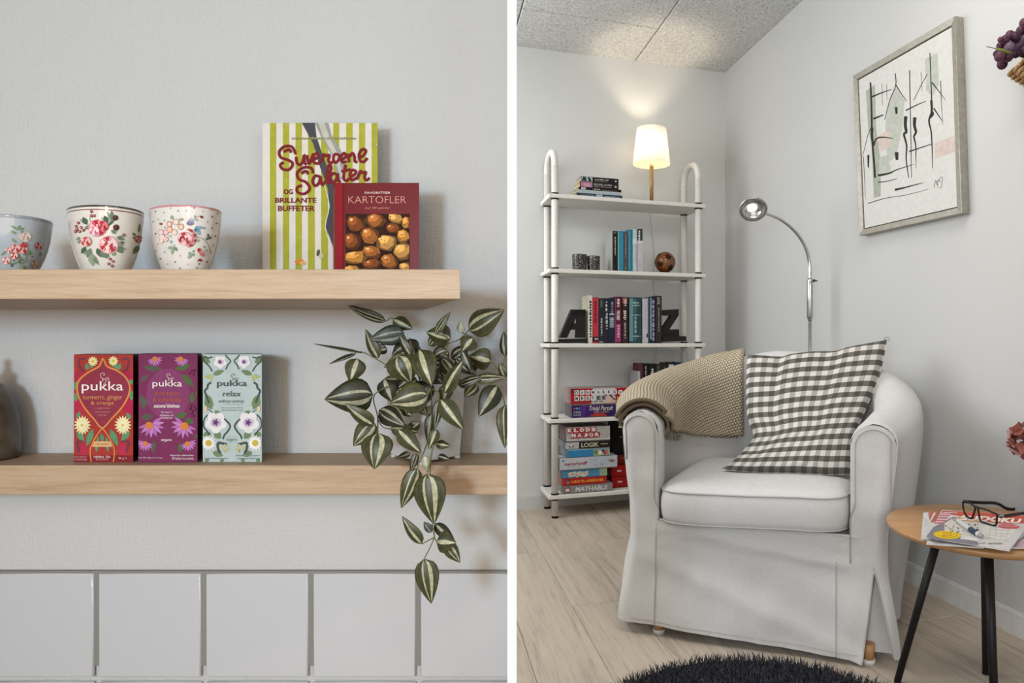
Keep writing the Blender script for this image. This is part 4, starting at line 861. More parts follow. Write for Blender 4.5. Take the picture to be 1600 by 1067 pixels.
LY = [(901, 972.5, 0.0, 0.13, 0.019, '#32414e', 'dark blue paperback with a pale patch, bottom of the lying stack', [('r', .42, .1, .56, .95, '#a8bcc4'), ('s', .1, .3, .36, .8, '#7c8c98', 6), ('s', .6, .25, .95, .85, '#8898a4', 9)]),
      (903, 970.5, 0.004, 0.13, 0.017, '#b8c4c8', 'pale grey paperback, second from the bottom of lying stack', [('s', .1, .4, .9, .6, '#a0aeb2', 12)]),
      (904.5, 970.8, 0.004, 0.125, 0.013, '#1b1917', 'thin black paperback in the middle of the lying stack', [('r', .05, .1, .16, .9, '#c8c4c0'), ('s', .33, .2, .5, .7, '#c0b8b0', 5), ('s', .52, .5, .9, .8, '#8a8078', 9)]),
      (906, 966.5, 0.006, 0.12, 0.0285, '#2c2625', 'black paperback with a pink picture on its spine, second from top', [('r', .02, .06, .32, .94, '#b48098'), ('r', .1, .3, .26, .9, '#c89cac'), ('t', .36, .2, .82, .5, '#c4bcb8', 'MICHAEL LARSEN'), ('s', .36, .62, .8, .8, '#988c88', 12), ('r', .9, .4, .95, .7, '#c8c4c0')]),
      (908, 966.5, 0.006, 0.12, 0.0255, '#232221', 'black paperback with a black and white picture, topmost of the lying stack', [('r', .01, .05, .3, .95, '#a8b8b4'), ('p', [(.05, .1), (.12, .1), (.15, .9), (.02, .9)], '#2a3c3c'), ('p', [(.18, .1), (.22, .1), (.28, .9), (.2, .9)], '#26302e'), ('s', .36, .25, .74, .55, '#a8a4a0', 9), ('s', .36, .65, .7, .85, '#7c7874', 11), ('r', .9, .35, .95, .65, '#c8c4c0')])]
for x0, x1, d0, dp, h, cv, lb, mk in LY: lying(x0, x1, d0+.01, dp, z+.0006, h, cv, lb, mk); z += h+0.0004

# ---- board games
def game(px0, px1, d0, depth, z0, h, front, side, label, deco=None, rot=0.0):
    t0, t1 = t_of(px0, d0), t_of(px1, d0); O = SH(t0, d0, 0)
    e1 = E1*cos(rot)+E2*sin(rot); e2 = E2*cos(rot)-E1*sin(rot); w = t1-t0
    T = thing('board_game', label, 'board game', SH((t0+t1)/2, d0+depth/2, z0), 'board games in the bookcase')
    b = MB(); b.obox(O, e1, e2, UP, (0.0012, w-.0012), (.0012, depth-.0012), (z0+.0003, z0+h*.5)); b.build('box_bottom', mat(shade(side, .8), .5), T)
    b = MB(); b.obox(O, e1, e2, UP, (0, w), (0, depth), (z0+h*.08, z0+h))
    b.mi = [0]*6; b.mi[2] = 1
    b.build('lid', [mat(side, .45), mat(front, .4)], T)
    if deco:
        p = Print(lambda x, y, l: O+e1*(w*x)-e2*l+UP*(z0+h*(1-y*.92))); p.rect(0, 0, 1, 1, front, 0); deco(p); p.build('lid_print', T)
    return O, e1, e2, w
def d_danmark(p):
    p.poly([(.38, 0), (.77, 0), (.77, 1), (.35, 1)], '#c8c6c6', 1); p.rect(.77, 0, 1, 1, '#a81c24', 1); p.poly([(0, 0), (.12, 0), (.3, .35), (.0, .3)], '#7a2430', 1)
    for k, ch in enumerate('DANMARKS'):
        x = .065+.093*k; p.poly([(x, .12), (x+.075, .09), (x+.08, .40), (x+.004, .42)], '#e2e0de', 3); p.text(ch, x+.018, .16, x+.06, .36, '#2a2a30', 4, .03)
    for k, ch in enumerate('MESTER'):
        x = .065+.093*k; p.poly([(x, .50), (x+.075, .47), (x+.08, .78), (x+.004, .80)], '#e2e0de' if k < 4 else '#8c8c88', 3); p.text(ch, x+.018, .54, x+.06, .74, '#2a2a30', 4, .03)
    for k in range(9): p.rect(.07+.093*k*.9, .84 if k < 6 else .45, .13+.093*k*.9, .9 if k < 6 else .5, '#4a4a44', 2)
    p.poly([(.6, .6), (.68, .5), (.8, .85), (.74, .95), (.52, .95), (.6, .85)], '#d8b8a4', 4); p.poly([(.66, .48), (.69, .46), (.78, .82), (.76, .84)], '#3a3030', 5)
    p.ell(.86, .3, .045, .16, '#e4dcdc', 3); p.text('N', .84, .22, .88, .38, '#8a4058', 4, .02); p.ell(.86, .68, .075, .14, '#a03818', 3); p.text('BRIO', .80, .60, .92, .76, '#e6b040', 4, .03)
def d_trivial(p):
    for k, (x, c) in enumerate(((.15, '#54307c'), (.26, '#40246a'), (.5, '#2c1e4a'), (.75, '#3a2460'))): p.poly([(x, 0), (x+.16, 0), (x+.1, 1), (x-.04, 1)], c, 1)
    p.poly([(.3, 1), (.4, .72), (.56, .72), (.62, 1)], '#b03a30', 2)
    p.text('Trivial Pursuit', .3, .08, .72, .5, '#ddd6d2', 4, .012, .35); p.text('FAMILY EDITION', .38, .56, .64, .7, '#c9a49c', 4, .01)
    p.rect(.03, .5, .15, .9, '#8c8898', 2); p.ell(.05, .28, .015, .08, '#c07080', 3); p.ell(.09, .26, .02, .1, '#70a0b0', 3); p.ell(.13, .26, .015, .1, '#4c80a4', 3); p.scrawl(.04, .55, .14, .85, '#4a4458', 3, 4)
    p.scrawl(.8, .12, .96, .2, '#a898b8', 3, 8); p.scrawl(.83, .26, .93, .32, '#a898b8', 3, 5); p.scrawl(.82, .62, .95, .67, '#a898b8', 3, 6); p.scrawl(.8, .76, .95, .81, '#a898b8', 3, 8)
O4 = ZS[3]+0.0002
game(893.4, 982.5, -0.008, 0.155, O4, 0.062, '#33215a', '#6f6a6c', 'purple trivia board game box under the red word game box', d_trivial)
game(891.4, 981.8, -0.006, 0.155, O4+.0624, 0.083, '#b0202a', '#a8908c', 'red word game box with white letter tiles, lying on the purple box', d_danmark)
def d_klods(p):
    p.rect(0, 0, 1, 1, '#b8b6b0', 1)
    R = random.Random(2)
    for k in range(160): p.ell(R.uniform(.02, .98), R.uniform(.02, .82), .008, .018, '#94928c', 2, 6)
    p.rect(0, .86, 1, 1, '#c9c7c3', 3)
    for s_, x0, y0, n in (('KLODS', .02, .04, 5), ('MAJOR', .1, .42, 5)):
        for k, ch in enumerate(s_):
            x = x0+.135*k; y = y0+.0; p.poly([(x, y+.04), (x+.125, y), (x+.125, y+.36), (x, y+.4)], '#a83440', 4); p.text(ch, x+.012, y+.05, x+.108, y+.31, '#f0e6e4', 5, .06)
def d_logik(p):
    p.rect(0, 0, .3, 1, '#b9b7b7', 1); p.rect(.3, 0, 1, 1, '#262221', 1); p.ell(.13, .5, .055, .3, '#6a2a34', 3); p.ell(.13, .4, .05, .14, '#d8d4d4', 4); p.ell(.13, .62, .02, .1, '#d8d4d4', 4)
    p.text('LOGIK', .35, .15, .74, .85, '#c9bfa4', 4, .03); p.scrawl(.78, .35, .95, .55, '#a89c84', 4, 8)
def d_blue(p):
    p.rect(0, 0, 1, .14, '#9cc0d0', 2); p.rect(0, .14, 1, 1, '#3a88b8', 1); p.rect(.62, .2, 1, 1, '#a8b088', 3); p.ell(.67, .55, .04, .3, '#6a7c34', 4); p.ell(.78, .6, .05, .3, '#d8dcd8', 4); p.ell(.84, .4, .03, .2, '#2c2c30', 5); p.ell(.91, .6, .05, .35, '#c06478', 5); p.ell(.88, .7, .02, .2, '#902838', 6)
def d_mem(p):
    p.poly([(.45, 0), (1, 0), (1, 1), (.6, 1)], '#bcc4cc', 1)
    for k in range(7): p.stroke([(.5+.06*k, .15), (.46+.06*k, .35), (.52+.06*k, .55)], .008, '#a4b0ba', 2)
    p.ell(.06, .22, .022, .09, '#4c7c9c', 3); p.text('memo/roma', .08, .36, .44, .66, '#94405c', 4, .03, .25); p.poly([(.43, .3), (.48, .45), (.43, .62)], '#a83c58', 4); p.scrawl(.14, .78, .38, .82, '#98a0aa', 3, 9)
    p.text('CE', .70, .62, .76, .78, '#4a5058', 4); p.rect(.85, .2, .96, .66, '#d8d4c8', 3); p.scrawl(.855, .25, .955, .6, '#6c4c48', 4, 7); p.scrawl(.60, .7, .68, .74, '#98a0aa', 3, 4)
def d_lig(p):
    p.rect(.83, 0, 1, 1, '#a4c0a0', 1); p.scrawl(.85, .2, .98, .8, '#8cb08c', 3, 3)
    R = random.Random(9)
    for k, c in enumerate('LIGRETTO'):
        x = .15+.052*k; y = .3+R.uniform(-.06, .12); p.poly([(x-.01, y+.05), (x+.06, y-.05), (x+.062, y+.55), (x, y+.6)], '#e4e0d8', 3+k); p.text(c, x+.008, y+.1, x+.05, y+.48, ['#b04c34', '#c49430', '#5c8cb0'][k % 3], 12, .03)
def d_red(p):
    p.rect(0, 0, .08, 1, '#c8202a', 1); p.rect(.07, .1, .16, .9, '#6c3a38', 2); p.scrawl(.08, .2, .15, .8, '#b0887c', 3, 3); p.text('LUDO TIL 4 PERSONER', .19, .32, .93, .72, '#e6a83c', 4, .04)
def d_math(p): p.rect(.03, .15, .14, .9, '#8c2a34', 2); p.text('m', .045, .3, .125, .75, '#e4dcdc', 4, .08); p.text('MATHABLE', .24, .2, .9, .82, '#d8d6d4', 4, .03, .15)
z = ZS[4]+0.0002
for x0, x1, d0, dp, h, fr, sd, lb, dc, ro in (
  (880, 957.5, -0.012, 0.15, .0385, '#8c8a88', '#8a8886', 'grey number game box at the bottom of the left game stack', d_math, .02),
  (879.5, 948, -0.006, 0.14, .036, '#b82a26', '#b06a64', 'thin red game box with yellow lettering, second from the bottom', d_red, .02),
  (877.8, 949, -0.004, 0.15, .041, '#4f8fb4', '#8c7c80', 'pale blue card game box with white lettered cards, third from the bottom', d_lig, .02),
  (874.4, 965, -0.012, 0.105, .060, '#c3c8ce', '#b0b4ba', 'white game box with crimson lettering and a barcode, widest of the stack', d_mem, .02),
  (886, 953, -0.004, 0.14, .041, '#4a90bc', '#8c9498', 'small blue game box with a colourful picture, under the black one', d_blue, .02),
  (883.2, 954, -0.006, 0.15, .035, '#2c2827', '#8a8e90', 'black and grey logic game box with pale lettering', d_logik, .01),
  (885, 953, -0.004, 0.155, .074, '#b4b2ac', '#8c7c7c', 'grey speckled block game box with red letters, top of the left game stack', d_klods, .0)):
    game(x0, x1, d0, dp, z, h, fr, sd, lb, dc, ro); z += h+.0004
def d_redbox(p): p.rect(.14, .42, .24, .58, '#d8c8c4', 2)
z = ZS[4]+0.0002
game(956, 1022, .045, .12, z, .056, '#a81c1c', '#9a1818', 'lower of two bright red boxes beside the game stack', d_redbox)
game(955, 1020, .047, .12, z+.0564, .055, '#a81c1c', '#9a1818', 'upper of two bright red boxes beside the game stack', d_redbox)
game(953, 1018, .1, .09, z+.1118, .045, '#7c2420', '#6a201c', 'dull red flat box under the black box', lambda p: p.scrawl(.25, .3, .6, .42, '#b8882c', 2, 8))
game(957, 1020, .105, .085, z+.1574, .18, '#191716', '#151413', 'tall black box on the dull red box, behind the armchair arm', lambda p: p.ell(.2, .52, .02, .02, '#b8b4a8', 2))

# ---- letter bookends
def letter(name, label, polys, d0, depth, base, loc):
    T = thing(name, label, 'bookend', loc, 'black letter bookends')
    def ex(b, pts, da, db):
        q = [(t_of(x, d0), z_of(y, x, d0)) for x, y in pts]
        b.prism([SH(t, da, z) for t, z in q], [SH(t, db, z) for t, z in q])
    b = MB()
    for pl in polys: ex(b, pl, d0, d0+depth)
    b.build('letter', mat('#262422', .5), T, 0.001)
    b = MB()
    for pl in base: ex(b, pl, d0-.012, d0+depth+.02)
    b.build('base_plate', mat('#262422', .5), T, 0.001)
A = lambda x, y: (830+x*.1875, 410+y*.1875)
letter('letter_bookend', 'black wooden letter A bookend at the left end of its row', [[A(*q) for q in pl] for pl in (
  [(240, 628), (300, 628), (405, 400), (340, 390)], [(378, 628), (455, 628), (455, 400), (395, 400)], [(340, 392), (455, 392), (455, 440), (340, 440)], [(330, 506), (400, 506), (400, 560), (320, 560)])], 0.03, 0.045,
  [[A(*q) for q in pl] for pl in ([(224, 640), (456, 632), (456, 671), (224, 671)],)], SH(t_of(895, .03), .05, ZS[2]))
letter('letter_bookend', 'black wooden letter Z bookend at the right end of its row', [[A(*q) for q in pl] for pl in (
  [(1088, 397), (1232, 388), (1230, 442), (1088, 442)], [(1170, 440), (1231, 440), (1150, 562), (1088, 562)], [(1088, 560), (1232, 556), (1236, 616), (1088, 618)])], 0.035, 0.04,
  [[A(*q) for q in pl] for pl in ([(1090, 618), (1285, 614), (1287, 655), (1090, 660)],)], SH(t_of(1050, .03), .05, ZS[2]))

# ---- votive glasses
def vot_mat():
    m, b = base_mat('dark_pressed_glass', '#2a2724', 0.15, 0, 0.6); N, L = nodes(m)
    v = N.new('ShaderNodeTexVoronoi'); L.new(coords(m), v.inputs['Vector']); v.inputs['Scale'].default_value = 150
    L.new(ramp(m, v.outputs['Distance'], [(0.15, '#b8b4ac'), (0.3, '#5a524a'), (0.5, '#171513')]), b.inputs['Base Color']); bump(m, b, v.outputs['Distance'], .6, .002); return m
VM = vot_mat()
for x0, x1, yt, lb in ((894, 917, 397, 'dark speckled glass tealight holder, left of the pair'), (917, 937.5, 399.5, 'dark speckled glass tealight holder, right of the pair')):
    d = .06; t0, t1 = t_of(x0, d), t_of(x1, d); r = (t1-t0)/2*.985; c = SH((t0+t1)/2, d, ZS[1]+.0002); hh = z_of(yt+1, (x0+x1)/2, d)-ZS[1]
    T = thing('tealight_holder', lb, 'candle holder', c, 'tealight holders on the second shelf')
    b = MB(); b.lathe([(0, 0), (r*.92, 0), (r*.95, .003), (r, hh-.002), (r*.985, hh), (r*.9, hh), (r*.86, hh*.3), (0, hh*.28)], c, 40); b.build('glass', VM, T)
    b = MB(); b.lathe([(0, hh*.285), (r*.6, hh*.285), (r*.6, hh*.5), (0, hh*.5)], c, 24); b.tube([c+UP*hh*.5, c+UP*hh*.62], .001, 6); b.build('tealight', mat('#c9c4ba', .6), T)

# ---- wooden football
c = SH(t_of(1039, .08), .08, ZS[1]); rb = 16.3/F*c.y; zc = z_of(405.7, 1039, .08)
T = thing('wooden_ball', 'small brown wooden football on a dark square plate', 'ornament', c)
b = MB(); w = t_of(1061, .06)-t_of(1039, .06); b.obox(c, E1, E2, UP, (-w, w), (-.05, .05), (.0002, .0055)); b.build('plate', mat('#4c2a20', .3), T, .001)
mb_, bb = base_mat('varnished_wood', '#7c4a28', 0.2); N, L = nodes(mb_); vv = N.new('ShaderNodeTexVoronoi'); vv.inputs['Scale'].default_value = 34; L.new(coords(mb_), vv.inputs['Vector'])
L.new(ramp(mb_, noise_n(mb_, coords(mb_, 'Object', (20, 20, 90)), 2, 4), [(.3, '#6b3c20'), (.7, '#8f5830')]), bb.inputs['Base Color'])
zc = ZS[1]+.0055+rb+.003; ctr = V((c.x, c.y, zc))
b = MB(); b.lathe([(0, .0055), (.018, .0055), (.02, .01), (.014, .012), (0, .0125)], c, 24); b.build('cup_stand', mat('#6a3c24', .3), T)
b = MB(); b.ball(ctr, rb, 0, 32, 20); b.build('ball', mb_, T)
phi = (1+sqrt(5))/2; mp_d = mat('#33200f', .25); ic = []
for a in (-1, 1):
    for q in (-1, 1): ic += [V((0, a, q*phi)), V((a, q*phi, 0)), V((q*phi, 0, a))]
R_ = Matrix.Rotation(.5, 3, 'X') @ Matrix.Rotation(.35, 3, 'Y')
for k, n in enumerate(ic):
    n = (R_ @ n).normalized(); u = n.orthogonal().normalized(); w_ = n.cross(u); b = MB()
    rows = [[ctr+(n+(u*cos(2*pi*j/5)+w_*sin(2*pi*j/5))*q).normalized()*(rb*1.012) for j in range(6)] for q in (0.001, .2, .37)]
    b.grid(rows); b.grid([rows[2], [ctr+(p-ctr)*.97 for p in rows[2]]]); b.build('pentagon', mp_d, T)

# ---- table lamp
cl = SH(t_of(1018, .095), .095, ZS[0]+.0003); Yl = cl.y
T = thing('table_lamp', 'lit table lamp with a white cone shade on a slim brass stem', 'lamp', cl)
b = MB(); b.lathe([(0, 0), (.05, 0), (.05, .008), (.045, .012), (.012, .014), (0, .014)], cl, 40); b.build('base', mat('#b89a6c', .35), T)
zt_, zb_ = zy(201.5, Yl), zy(257, Yl); rb_, rt = 29.3/F*Yl, 23/F*Yl
b = MB(); b.tube([cl+UP*.012, V((cl.x, cl.y, zb_+.02))], 3.0/F*Yl, 14); b.build('stem', mat('#b8935c', .3, .3), T)
ms = bpy.data.materials.new('lit_shade'); ms.use_nodes = True; N, L = nodes(ms); N.remove(N['Principled BSDF'])
tr, df, em, m1, m2 = N.new('ShaderNodeBsdfTranslucent'), N.new('ShaderNodeBsdfDiffuse'), N.new('ShaderNodeEmission'), N.new('ShaderNodeMixShader'), N.new('ShaderNodeAddShader')
tr.inputs[0].default_value = (.9, .86, .78, 1); df.inputs[0].default_value = (.85, .83, .78, 1); em.inputs[0].default_value = (1, .86, .64, 1); em.inputs[1].default_value = .22
m1.inputs[0].default_value = .62; L.new(tr.outputs[0], m1.inputs[1]); L.new(df.outputs[0], m1.inputs[2]); L.new(m1.outputs[0], m2.inputs[0]); L.new(em.outputs[0], m2.inputs[1]); L.new(m2.outputs[0], N['Material Output'].inputs[0])
b = MB(); cs = V((cl.x, cl.y, 0)); b.lathe([(rb_, zb_), (rt, zt_), (rt-.0015, zt_), (rb_-.0015, zb_), (rb_, zb_)], cs, 48); b.f = b.f; 
b.build('shade', ms, T)
b = MB(); zm = (zt_+zb_)/2; b.tube([V((cl.x, cl.y, zb_+.02)), V((cl.x, cl.y, zm-.02))], .012, 12)
for k in range(3): a = 2*pi*k/3; b.tube([V((cl.x, cl.y, zm-.03)), V((cl.x+cos(a)*(rb_+rt)/2*.97, cl.y+sin(a)*(rb_+rt)/2*.97, zm))], .0012, 6)
b.build('socket', mat('#d0ccc4', .5), T)
me_ = bpy.data.materials.new('bulb_glow'); me_.use_nodes = True; me_.node_tree.nodes['Principled BSDF'].inputs['Emission Color'].default_value = (1, .85, .62, 1); me_.node_tree.nodes['Principled BSDF'].inputs['Emission Strength'].default_value = 6
b = MB(); b.ball((cl.x, cl.y, zm+.03), (.02, .02, .026), 0, 16, 10); b.build('bulb', me_, T)
pl = bpy.data.lights.new('table_lamp_light', 'POINT'); pl.energy = 12; pl.color = (1, .84, .62); pl.shadow_soft_size = .03; po = bpy.data.objects.new('table_lamp_light', pl); put(po, T); po.location = (cl.x, cl.y, zm-.012)
b = MB(); wb = lambda px, py: hit(px, py, RC+BN*.006, BN)
b.tube(smooth([cl+UP*.006+E2*.045, SH(t_of(1018, DEP), DEP+.022, ZS[0]+.004), SH(t_of(1018, DEP), DEP+.022, ZS[0]-.03), wb(1020, 375), wb(1022, 405), wb(1021, 440), wb(1024, 500), wb(1026, 545), wb(1022, 565), wb(1021, 600)], 4), .0018, 6); b.build('cord', mat('#b9b7b2', .5), T)

# ================================================================== FLOOR LAMP
Yf = 2.86; fx = sx(1265.5, Yf)
T = thing('reading_lamp', 'slim chrome reading floor lamp with a curved neck behind the armchair', 'floor lamp', (fx, Yf, 0))
def chrome(n, h, r):
    m, b_ = base_mat(n, h, r, 1.0); nn = noise_n(m, coords(m), 40, 3); m.node_tree.links.new(ramp(m, nn, [(.3, .42), (.7, .55)]), b_.inputs['Base Color']); return m
CH_ = chrome('brushed_chrome', '#b0aea8', .22)
b = MB(); b.lathe([(0, 0.0003), (.125, 0.0003), (.125, .012), (.118, .018), (.02, .022), (0, .022)], (fx, Yf, 0), 48); b.build('base', CH_, T)
z1, z2, z3 = zy(495, Yf), zy(437, Yf), zy(425, Yf)
b = MB(); b.tube([(fx, Yf, .02), (fx, Yf, z1)], .0075, 16); b.build('pole', CH_, T)
b = MB(); b.tube([(fx, Yf, z1-.012), (fx, Yf, z1), (fx, Yf, z2-.02), (fx, Yf, z2), (fx, Yf, z2+.006)], [.009, .0128, .0128, .0125, .008], 20); b.build('sleeve', CH_, T)
kn = P(1269, 438.5, Yf); b = MB(); b.tube([kn, kn+V((.012, 0, 0))], .006, 10); b.tube([kn+V((.012, 0, 0)), kn+V((.022, 0, -.001))], .0025, 8); b.build('switch', mat('#3c3a38', .4), T)
Yh = 2.74; nk = [(1265.5, 437, Yf), (1265, 412, Yf), (1259, 388, 2.85), (1249, 370, 2.84), (1236, 355.5, 2.82), (1221, 344, 2.80), (1206, 337, 2.78), (1195, 333.5, 2.765)]
b = MB(); b.tube(smooth([P(*q) for q in nk], 5), [.0072-.0018*min(1, i/30) for i in range(5*7+1)], 12); b.build('neck', CH_, T)
hc = P(1177, 327, Yh); ax = V((-.05, -.62, -.62)).normalized(); ex = V((.96, .05, .22)); ex = (ex-ax*ex.dot(ax)).normalized(); ey = ax.cross(ex)
b = MB(); rr = 22.3/F*Yh
b.lathe([(0, -.030), (rr*.3, -.028), (rr*.75, -.018), (rr*.96, -.004), (rr, .002), (rr*.97, .005), (rr*.86, .004), (rr*.62, .001), (rr*.60, -.004), (rr*.3, -.014), (0, -.017)], hc, 40, 0, 0, True, (ex, ey, ax)); b.build('head', CH_, T)
me2 = bpy.data.materials.new('led_glow'); me2.use_nodes = True; q = me2.node_tree.nodes['Principled BSDF']; q.inputs['Emission Color'].default_value = (1, .96, .86, 1); q.inputs['Emission Strength'].default_value = .9
b = MB(); b.lathe([(0, -.0135), (rr*.3, -.0105), (rr*.36, -.0095), (0, -.008)], hc-ex*rr*.08, 24, 0, 0, True, (ex, ey, ax)); b.build('led_disc', me2, T)
for k in range(4):
    a = k*pi/2+.5; s_ = hc+ax*.005+(ex*cos(a)+ey*sin(a))*rr*.84; b = MB(); b.tube([s_-ax*.002, s_+ax*.0012], .0022, 8); b.build('screw', mat('#3c3a36', .4), T)

# ================================================================== PAINTING
PT = .035
FP = RC+RN*PT
T = thing('framed_painting', 'abstract black ink house painting in a silver frame on the right wall', 'painting', hit(1415, 260, RC+RN*.002, RN))
C4 = [hit(1332.5, 118.5, FP, RN), hit(1492.5, 24.5, FP, RN), hit(1502.5, 333, FP, RN), hit(1342.5, 368, FP, RN)]
def quad_in(q, m):
    ct = sum(q, V((0, 0, 0)))/4; w = (q[1]-q[0]).length; h_ = (q[3]-q[0]).length
    return [p+((q[1]-q[0]).normalized()*m*(1 if k in (0, 3) else -1))+((q[3]-q[0]).normalized()*m*(1 if k in (0, 1) else -1)) for k, p in enumerate(q)]
ms_, b_ = base_mat('silver_leaf_frame', '#b0aca0', .38, .45); nn = noise_n(ms_, coords(ms_), 60, 5)
ms_.node_tree.links.new(ramp(ms_, nn, [(.25, '#9a968a'), (.55, '#aaa69a'), (.8, '#b6b2a8')]), b_.inputs['Base Color'])
I1, I2 = quad_in(C4, .022), quad_in(C4, .026)
for k in range(4):
    j = (k+1) % 4; b = MB(); dn = -RN*(PT-.002)
    b.prism([C4[k]+dn, C4[j]+dn, I1[j]+dn, I1[k]+dn], [C4[k], C4[j], I1[j]-RN*.004, I1[k]-RN*.004]); b.build('frame_side', ms_, T, .0015)
b = MB(); b.prism([p-RN*.030 for p in I1], [p-RN*.014 for p in I1]); b.build('shadow_gap', mat('#201e1c', .7), T)
b = MB(); b.prism([p-RN*.016 for p in I2], [p-RN*.008 for p in I2]); b.build('canvas', mat('#cfcec9', .8), T)
p = Print(planar(I2[0]-RN*.008, RN)); Z = lambda x, y: (1280+x/2.809, y/2.809)
K = '#2e2d2b'; sg = '#a3a89b'; sg2 = '#b4b8ad'; pk = '#c8bab0'
for q, c in (([(205, 400), (245, 370), (250, 560), (260, 640), (270, 700), (270, 860), (240, 870), (230, 640), (215, 560)], sg), ([(300, 470), (335, 380), (375, 440), (365, 560), (340, 680), (300, 720), (290, 560)], sg2), ([(463, 260), (520, 230), (525, 370), (500, 420), (470, 400)], sg2), ([(250, 600), (310, 570), (320, 640), (270, 665)], pk), ([(505, 630), (596, 592), (598, 665), (510, 698)], pk), ([(265, 690), (300, 680), (320, 760), (260, 780)], sg2)): p.poly([Z(*a) for a in q], c, 1)
for q, w in (([(225, 362), (230, 480), (232, 600), (240, 700), (245, 780)], (2.6, 3.2)), ([(232, 560), (232, 600), (238, 640), (250, 610), (280, 602), (325, 608)], (4.5, 1.2)), ([(334, 322), (336, 375), (310, 440), (288, 525)], (1.6, 1.0)), ([(336, 372), (360, 410), (385, 445)], (1.8, .8)), ([(397, 308), (400, 480), (403, 640), (405, 780)], (1.6, .9)), ([(380, 510), (378, 550), (382, 580), (372, 590), (384, 640), (382, 700), (393, 780)], (5.5, 1.2)), ([(420, 515), (418, 550), (425, 580), (416, 600), (424, 640), (424, 705)], (5.5, 1.0)), ([(486, 232), (490, 340), (494, 440)], (1.4, 1.8)), ([(492, 440), (494, 490), (482, 530), (492, 580), (496, 660), (498, 740)], (4.0, 1.0)), ([(486, 515), (500, 500), (490, 480)], (4.5, 2)), ([(232, 425), (280, 405), (320, 392)], (2.6, .8)), ([(237, 522), (282, 504)], (3.2, 1.6)), ([(275, 365), (278, 462)], (.7, .5)), ([(296, 370), (298, 440)], (.7, .5)), ([(380, 485), (430, 460), (468, 444)], (2.2, .8)), ([(415, 440), (450, 370), (475, 325)], (.8, 1.0)), ([(447, 315), (452, 400)], (.8, .5)), ([(495, 362), (525, 400), (555, 440)], (2.2, .5)), ([(533, 355), (538, 470), (543, 545)], (1.2, .5)), ([(503, 475), (540, 530)], (2.4, .8)), ([(190, 690), (215, 590), (230, 560)], (.6, 1.2)), ([(195, 690), (203, 870)], (.9, .5)), ([(216, 680), (216, 735)], (3.5, 2)), ([(258, 770), (310, 760), (340, 745), (420, 720)], (3.6, .5)), ([(258, 800), (300, 795), (340, 784)], (1.6, .8)), ([(332, 833), (380, 822), (455, 802)], (3.6, .8)), ([(215, 893), (290, 870), (380, 856), (480, 830)], (1.2, .5)), ([(395, 665), (440, 650), (495, 632)], (2.2, 1.0)), ([(338, 470), (340, 500)], (4.5, 3)), ([(340, 668), (342, 702)], (6, 4)), ([(425, 700), (425, 740)], (.8, .4)), ([(505, 822), (512, 790), (520, 815), (524, 790), (535, 800)], (.7, .6)), ([(512, 805), (540, 775), (536, 820), (520, 822)], (.6, .5))):
    p.stroke([Z(*a) for a in q], w, K, 3, 4)
p.build('ink_drawing', T)

# ================================================================== WALL BASKETS
Yb = 1.89
def basket(cpx, cpy, Y, label, axis, R0, nb):
    c = P(cpx, cpy, Y); T = thing('wall_basket', label, 'basket', c, None)
    ax = axis.normalized(); u = ax.orthogonal().normalized(); w = ax.cross(u)
    ms = mat('#b08c62', .8, 0, .2, 140); ms2 = mat('#8c6a44', .8, 0, .2, 140)
    for k in range(nb):
        f = k/nb; r = R0*(1-f**1.6*.85); cc = c+ax*(k*.0125); b = MB(); n = 44
        for ph in (0, pi):
            pts = [cc+(u*cos(a)+w*sin(a))*(r+.0022*cos(a*9+ph))+ax*.0028*sin(a*9+ph) for a in [2*pi*i/n for i in range(n)]]
            b.tube(pts, .0052, 6, 0 if ph else 1, close=True)
        b.build('rope_coil', [ms, ms2], T)
    wp = RC+RD*((c-RC).dot(RD)); wp = V((wp.x, wp.y, c.z+.02)); b = MB(); b.tube(smooth([c-ax*.002+(wp-c).normalized()*R0*.8, c.lerp(wp, .7)+UP*.012, wp+RN*.004], 4), .0035, 8); b.tube([wp+RN*.012, wp], .006, 10); b.build('wall_hook', mat('#6a5c4c', .6), T)
    b = MB(); r = R0*.92; b.lathe([(r, 0), (R0*.3, nb*.011), (0, nb*.0125)], c, 24, 0, 0, True, (u, w, ax)); b.build('lining', mat('#5c4630', .9), T)
    return c, ax, u, w, T
c, ax, u, w, T0 = basket(1605, 93, Yb, 'woven rope basket of dark fruit hanging at the upper right edge', V((.62, -.1, -.75)), .054, 10)
T = thing('grape_cluster', 'bunch of purple artificial grapes spilling from the rope basket', 'fruit', c-ax*.03)
R = random.Random(8); gm = [mat('#4a2b3a', .3), mat('#5a3444', .3), mat('#3a2230', .3), mat('#6a5468', .35)]
GP = [(1571, 62, 7), (1578, 55, 7), (1587, 58, 8), (1563, 72, 6), (1562, 88, 8), (1557, 84, 5), (1566, 100, 8), (1577, 74, 8), (1590, 70, 9), (1595, 48, 7), (1600, 36, 7), (1604, 60, 9), (1575, 88, 8), (1587, 82, 8), (1609, 45, 8), (1615, 65, 9), (1563, 62, 4), (1600, 80, 9), (1612, 85, 9)]
for k, (x, y, r) in enumerate(GP):
    b = MB(); b.ball(P(x, y, Yb+R.uniform(-.03, .02)), (r/F*Yb, r/F*Yb, r/F*Yb*1.1), 0, 14, 10); b.build('grape', gm[3 if k in (7, 8, 11) else k % 3], T)
b = MB(); q = [P(1582, 84, Yb-.03), P(1568, 80, Yb-.035), P(1556, 76, Yb-.03)]; b.tube(smooth(q, 4), [.002+.0035*sin(pi*i/8) for i in range(9)], 8); b.build('grape_leaf', mat('#6c7038', .5), T)
b = MB(); b.tube([P(1556, 76, Yb-.03), P(1541.5, 72.5, Yb-.03)], .0012, 6); b.build('stalk', mat('#6a6c60', .6), T)
